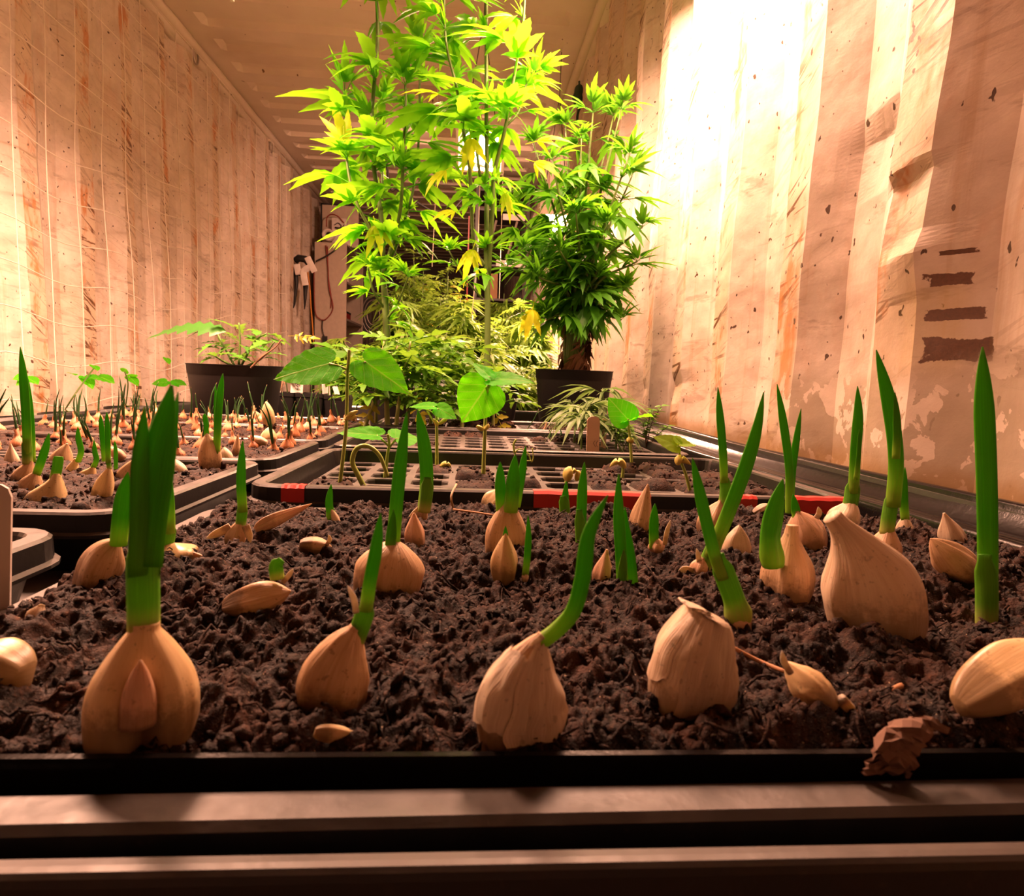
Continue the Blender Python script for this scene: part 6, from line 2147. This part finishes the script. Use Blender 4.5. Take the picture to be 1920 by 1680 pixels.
def pump():
    Y = YC + 0.12
    x0, z0, x1, z1 = bxz(600, 382, 655, 459, Y)
    z0 = czt + 0.0155
    r = root('machine', ((x0 + x1) / 2, Y, z0), 'old white machine with a round nozzle on top of the grey cabinet', 'machine')
    MB().box((x0, Y + 0.10, z0), (x1 + 0.08, Y + 0.14, z1)).obj('back_board', M['cabinet'], r)
    MB().box((x0 - 0.015, Y + 0.095, z0), (x0, Y + 0.15, z1 + 0.015)).box((x0 - 0.015, Y + 0.095, z1), (x1 + 0.08, Y + 0.15, z1 + 0.015)).obj('dark_frame', M['black'], r)
    a, b_, c_, d_ = bxz(622, 410, 650, 440, Y)
    MB().box((a, Y, b_ + 0.02), (c_, Y + 0.1, d_)).box((a, Y + 0.02, z0), (c_ + 0.04, Y + 0.1, b_ + 0.02)).obj('body', M['white_plastic'], r)
    n = at_y(617, 442, Y)
    V, F = [], []
    for rr, yy in ((0.040, 0.03), (0.058, 0.03), (0.062, 0.0), (0.062, -0.05), (0.058, -0.055), (0.036, -0.055), (0.034, 0.0)):
        for k in range(24):
            t = 2 * math.pi * k / 24
            V.append((n.x + rr * math.cos(t), Y - 0.01 + yy, n.z + rr * math.sin(t)))
    for i in range(6):
        for k in range(24):
            F.append((i * 24 + k, (i + 1) * 24 + k, (i + 1) * 24 + (k + 1) % 24, i * 24 + (k + 1) % 24))
    nz = mk('nozzle', V, F, M['white_plastic'], r, True)
    V = [(n.x + 0.038 * math.cos(2 * math.pi * k / 24), Y - 0.012, n.z + 0.038 * math.sin(2 * math.pi * k / 24)) for k in range(24)]
    mk('nozzle_opening', V, [tuple(range(24))], M['black'], nz, False)
    MB().tube(smooth_path([at_y(a_, b2, Y - 0.02) for a_, b2 in ((612, 425), (613, 408), (622, 402), (634, 406), (645, 418))], 5), 0.006, 6).obj('hose', M['red_cord'], r, True)
    MB().tube(smooth_path([at_y(a_, b2, Y - 0.015) for a_, b2 in ((627, 422), (634, 418), (640, 424), (634, 429), (628, 426), (640, 427), (646, 421))], 5), 0.0045, 6).obj('lettering', M['darkgrey'], r, True)


pump()


def cord(name, label, pts, Y, rad, mat, cat='cable', plug=None):
    P = [at_y(p[0], p[1], Y + (p[2] if len(p) > 2 else 0)) for p in pts]
    r = root(name, P[0], label, cat)
    MB().tube(smooth_path(P, 6), rad, 6).obj('cord', M[mat], r, True)
    if plug:
        c = at_y(plug[0], plug[1], Y)
        MB().obox(c, (0.024, 0, 0), (0, 0.018, 0), (0, 0, 0.032)).obj('plug', M['black'], r)
    return r


cord('red_cable', 'thin red cable looped down the cabinet side', [(611, 460), (615, 500), (617, 540), (624, 570), (622, 585), (610, 599), (600, 598), (591, 585), (589, 540), (589, 500)], YC - 0.02, 0.006, 'red_cord')
cord('red_cable', 'second red cable doubled beside the first on the cabinet side', [(614, 462), (616, 520), (621, 555), (620, 578)], YC - 0.015, 0.005, 'red_cord')
cord('black_cable', 'black cable with plug hanging under the red loop', [(605, 599), (604, 615), (608, 632)], YC - 0.02, 0.006, 'black', 'cable', (609, 636))
cord('black_cable', 'dark cable sagging from the machine to the left wall', [(661, 421), (645, 452), (620, 475), (592, 490)], YC - 0.06, 0.008, 'black')
cord('orange_cable', 'yellow-orange cable hanging down the left wall by the cabinet', [(577, 510), (581, 540), (583, 575), (586, 610), (588, 645)], 6.75, 0.007, 'orange')
cord('black_cable', 'dark cable drooping under the roof behind the left hemp', [(700, 60), (728, 330), (745, 355), (780, 378), (820, 400), (845, 398), (862, 380), (880, 360)], 5.6, 0.010, 'black')
for i, (px, py0, py1, Y) in enumerate(((812, 382, 500, 3.6), (888, 470, 600, 3.5), (938, 400, 560, 4.4))):
    a = at_y(px + (4, 8, 3)[i], py0, Y); a2 = Vector((a.x, Y, CH - 0.004)); b_ = at_y(px - (2, 4, 2)[i], py1, Y)
    o = MB().tube([b_, a, a2], 0.0022, 5).obj('support_string', M['string'], None, True, b_)
    tag(o, 'white support string ' + ('left of the centre hemp plant', 'beside the centre hemp stem', 'in front of the dark storage rack')[i], 'string', 'support strings from the roof')


def stakes():
    Y = 6.45
    c = at_x(566, 495, WL + 0.055)
    Y = c.y
    r = root('hanging_tool', (WL + 0.05, Y, at_y(566, 485, Y).z), 'black spiked tool wrapped in white tape hanging on the left wall', 'tool')
    MB().tube([at_y(553, 490, Y), at_y(560, 484, Y), at_y(572, 486, Y - 0.02), at_y(580, 494, Y)], 0.035, 8).tube([at_y(553, 500, Y), at_y(560, 512, Y), at_y(572, 515, Y)], 0.028, 8).obj('body', M['black'], r, True)
    for pts in ([(553, 498), (556, 530), (552, 570), (550, 578)], [(573, 530), (572, 560), (571, 580)]):
        P = [at_y(a, b_, Y - 0.01) for a, b_ in pts]
        n = len(P)
        MB().tube(P, [0.026 - 0.022 * k / (n - 1) for k in range(n)], 8).obj('spike', M['black'], r, True)
    for pts in ([(576, 482), (582, 494), (590, 510)], [(583, 500), (570, 508), (570, 520), (573, 535)], [(556, 495), (560, 515)]):
        P = [at_y(a, b_, Y - 0.05) for a, b_ in pts]
        v, f, uv = blade_mesh(P, 0.06, 0.02, 0.12, 0.0, 0.0, 8, 0.9, 0.0)
        mk('white_tape', v, f, M['white_plastic'], r, False, uv)


stakes()


def rack():
    Y = 6.3
    x0, z0, x1, z1 = bxz(885, 350, 995, 640, Y)
    x1 = min(x1, WR - 0.02)
    r = root('storage_rack', ((x0 + x1) / 2, Y, 0.0), 'dark open storage rack behind the bushy hemp', 'rack')
    for x in (x0, x1 - 0.03):
        for y in (Y, Y + 0.55):
            MB().box((x, y, 0.0), (x + 0.03, y + 0.03, z1)).obj('post', M['darkgrey'], r)
    zz = [at_y(940, p, Y).z for p in (392, 408, 496, 560)]
    for z in [z1 - 0.04, zz[0], zz[2], zz[3]]:
        MB().box((x0 + 0.031, Y + 0.004, z - 0.02), (x1 - 0.031, Y + 0.575, z)).obj('shelf', M['darkgrey'], r)
    for a, b_, c_, d_ in ((943, 403, 985, 412), (930, 490, 985, 499)):
        X0, Z0, X1, Z1 = bxz(a, b_, c_, d_, Y - 0.02)
        MB().box((X0, Y - 0.02, Z0), (min(X1, WR - 0.03), Y - 0.004, Z1)).obj('pale_board', M['white_plastic'], r)['label'] = 'pale board across the rack front'
    for s in (0, 1):
        MB().tube([(x0 + 0.10 + 0.2 * s, Y - 0.006, zz[2] + 0.01), (x0 + 0.2 + 0.2 * s, Y - 0.006, zz[1] - 0.03)], 0.012, 6).obj('diagonal_brace', M['metal'], r)
    X0, Z0, X1, Z1 = bxz(918, 512, 934, 552, Y)
    o = MB().box((X0, Y + 0.05, zz[3] + 0.001), (X1, Y + 0.25, Z1)).obj('cardboard_box', M['cardboard'], None, False, (X0, Y + 0.1, zz[3]))
    tag(o, 'small brown cardboard box on the dark storage rack', 'box')
    X0, Z0, X1, Z1 = bxz(872, 405, 881, 640, Y - 0.1)
    o = MB().box((X0, Y - 0.1, 0.0), (X1, Y - 0.05, Z1)).obj('red_bar', M['red'], None, False, (X0, Y - 0.1, 0))
    tag(o, 'upright red bar at the left end of the storage rack', 'bar')


rack()


def coil():
    Y = 8.35
    c = at_y(700, 590, Y)
    r = root('hose_coil', (c.x, Y, c.z), 'coiled grey hoses hanging beyond the cabinet', 'hose')
    for k in range(6):
        R = 0.10 + 0.022 * k
        P = [(c.x + R * math.cos(a) * 0.8, Y + 0.01 * k, c.z + R * math.sin(a) * 1.3) for a in np.linspace(0, 2 * math.pi, 25)]
        MB().tube(P, 0.012, 6, False).obj('hose_turn', M['darkgrey'] if k % 2 else M['metal'], r, True)
    MB().box((c.x - 0.3, Y + 0.08, c.z + 0.10), (c.x + 0.3, Y + 0.11, c.z + 0.16)).box((c.x - 0.3, Y + 0.08, 0), (c.x - 0.27, Y + 0.11, c.z + 0.16)).box((c.x + 0.27, Y + 0.08, 0), (c.x + 0.3, Y + 0.11, c.z + 0.16)).box((c.x - 0.02, Y + 0.02, c.z + 0.10), (c.x + 0.02, Y + 0.08, c.z + 0.13)).obj('hanger', M['darkgrey'], r)


coil()


def tarp():
    Y = at_x(1086, 180, WR - 0.01).y
    r = root('green_strap', at_y(1086, 155, Y), 'dark green knotted strap hanging from the right roof rail', 'strap')
    P = [at_y(a, b_, Y) for a, b_ in ((1086, 152), (1086, 165), (1083, 185), (1086, 200), (1083, 215), (1082, 228))]
    MB().tube(smooth_path(P, 4), [0.006] * 3 + [0.02, 0.026, 0.028, 0.026, 0.03, 0.035, 0.03, 0.03, 0.022, 0.02, 0.012] + [0.008] * (len(smooth_path(P, 4)) - 14), 8).obj('strap', M['green_tarp'], r, True)


tarp()
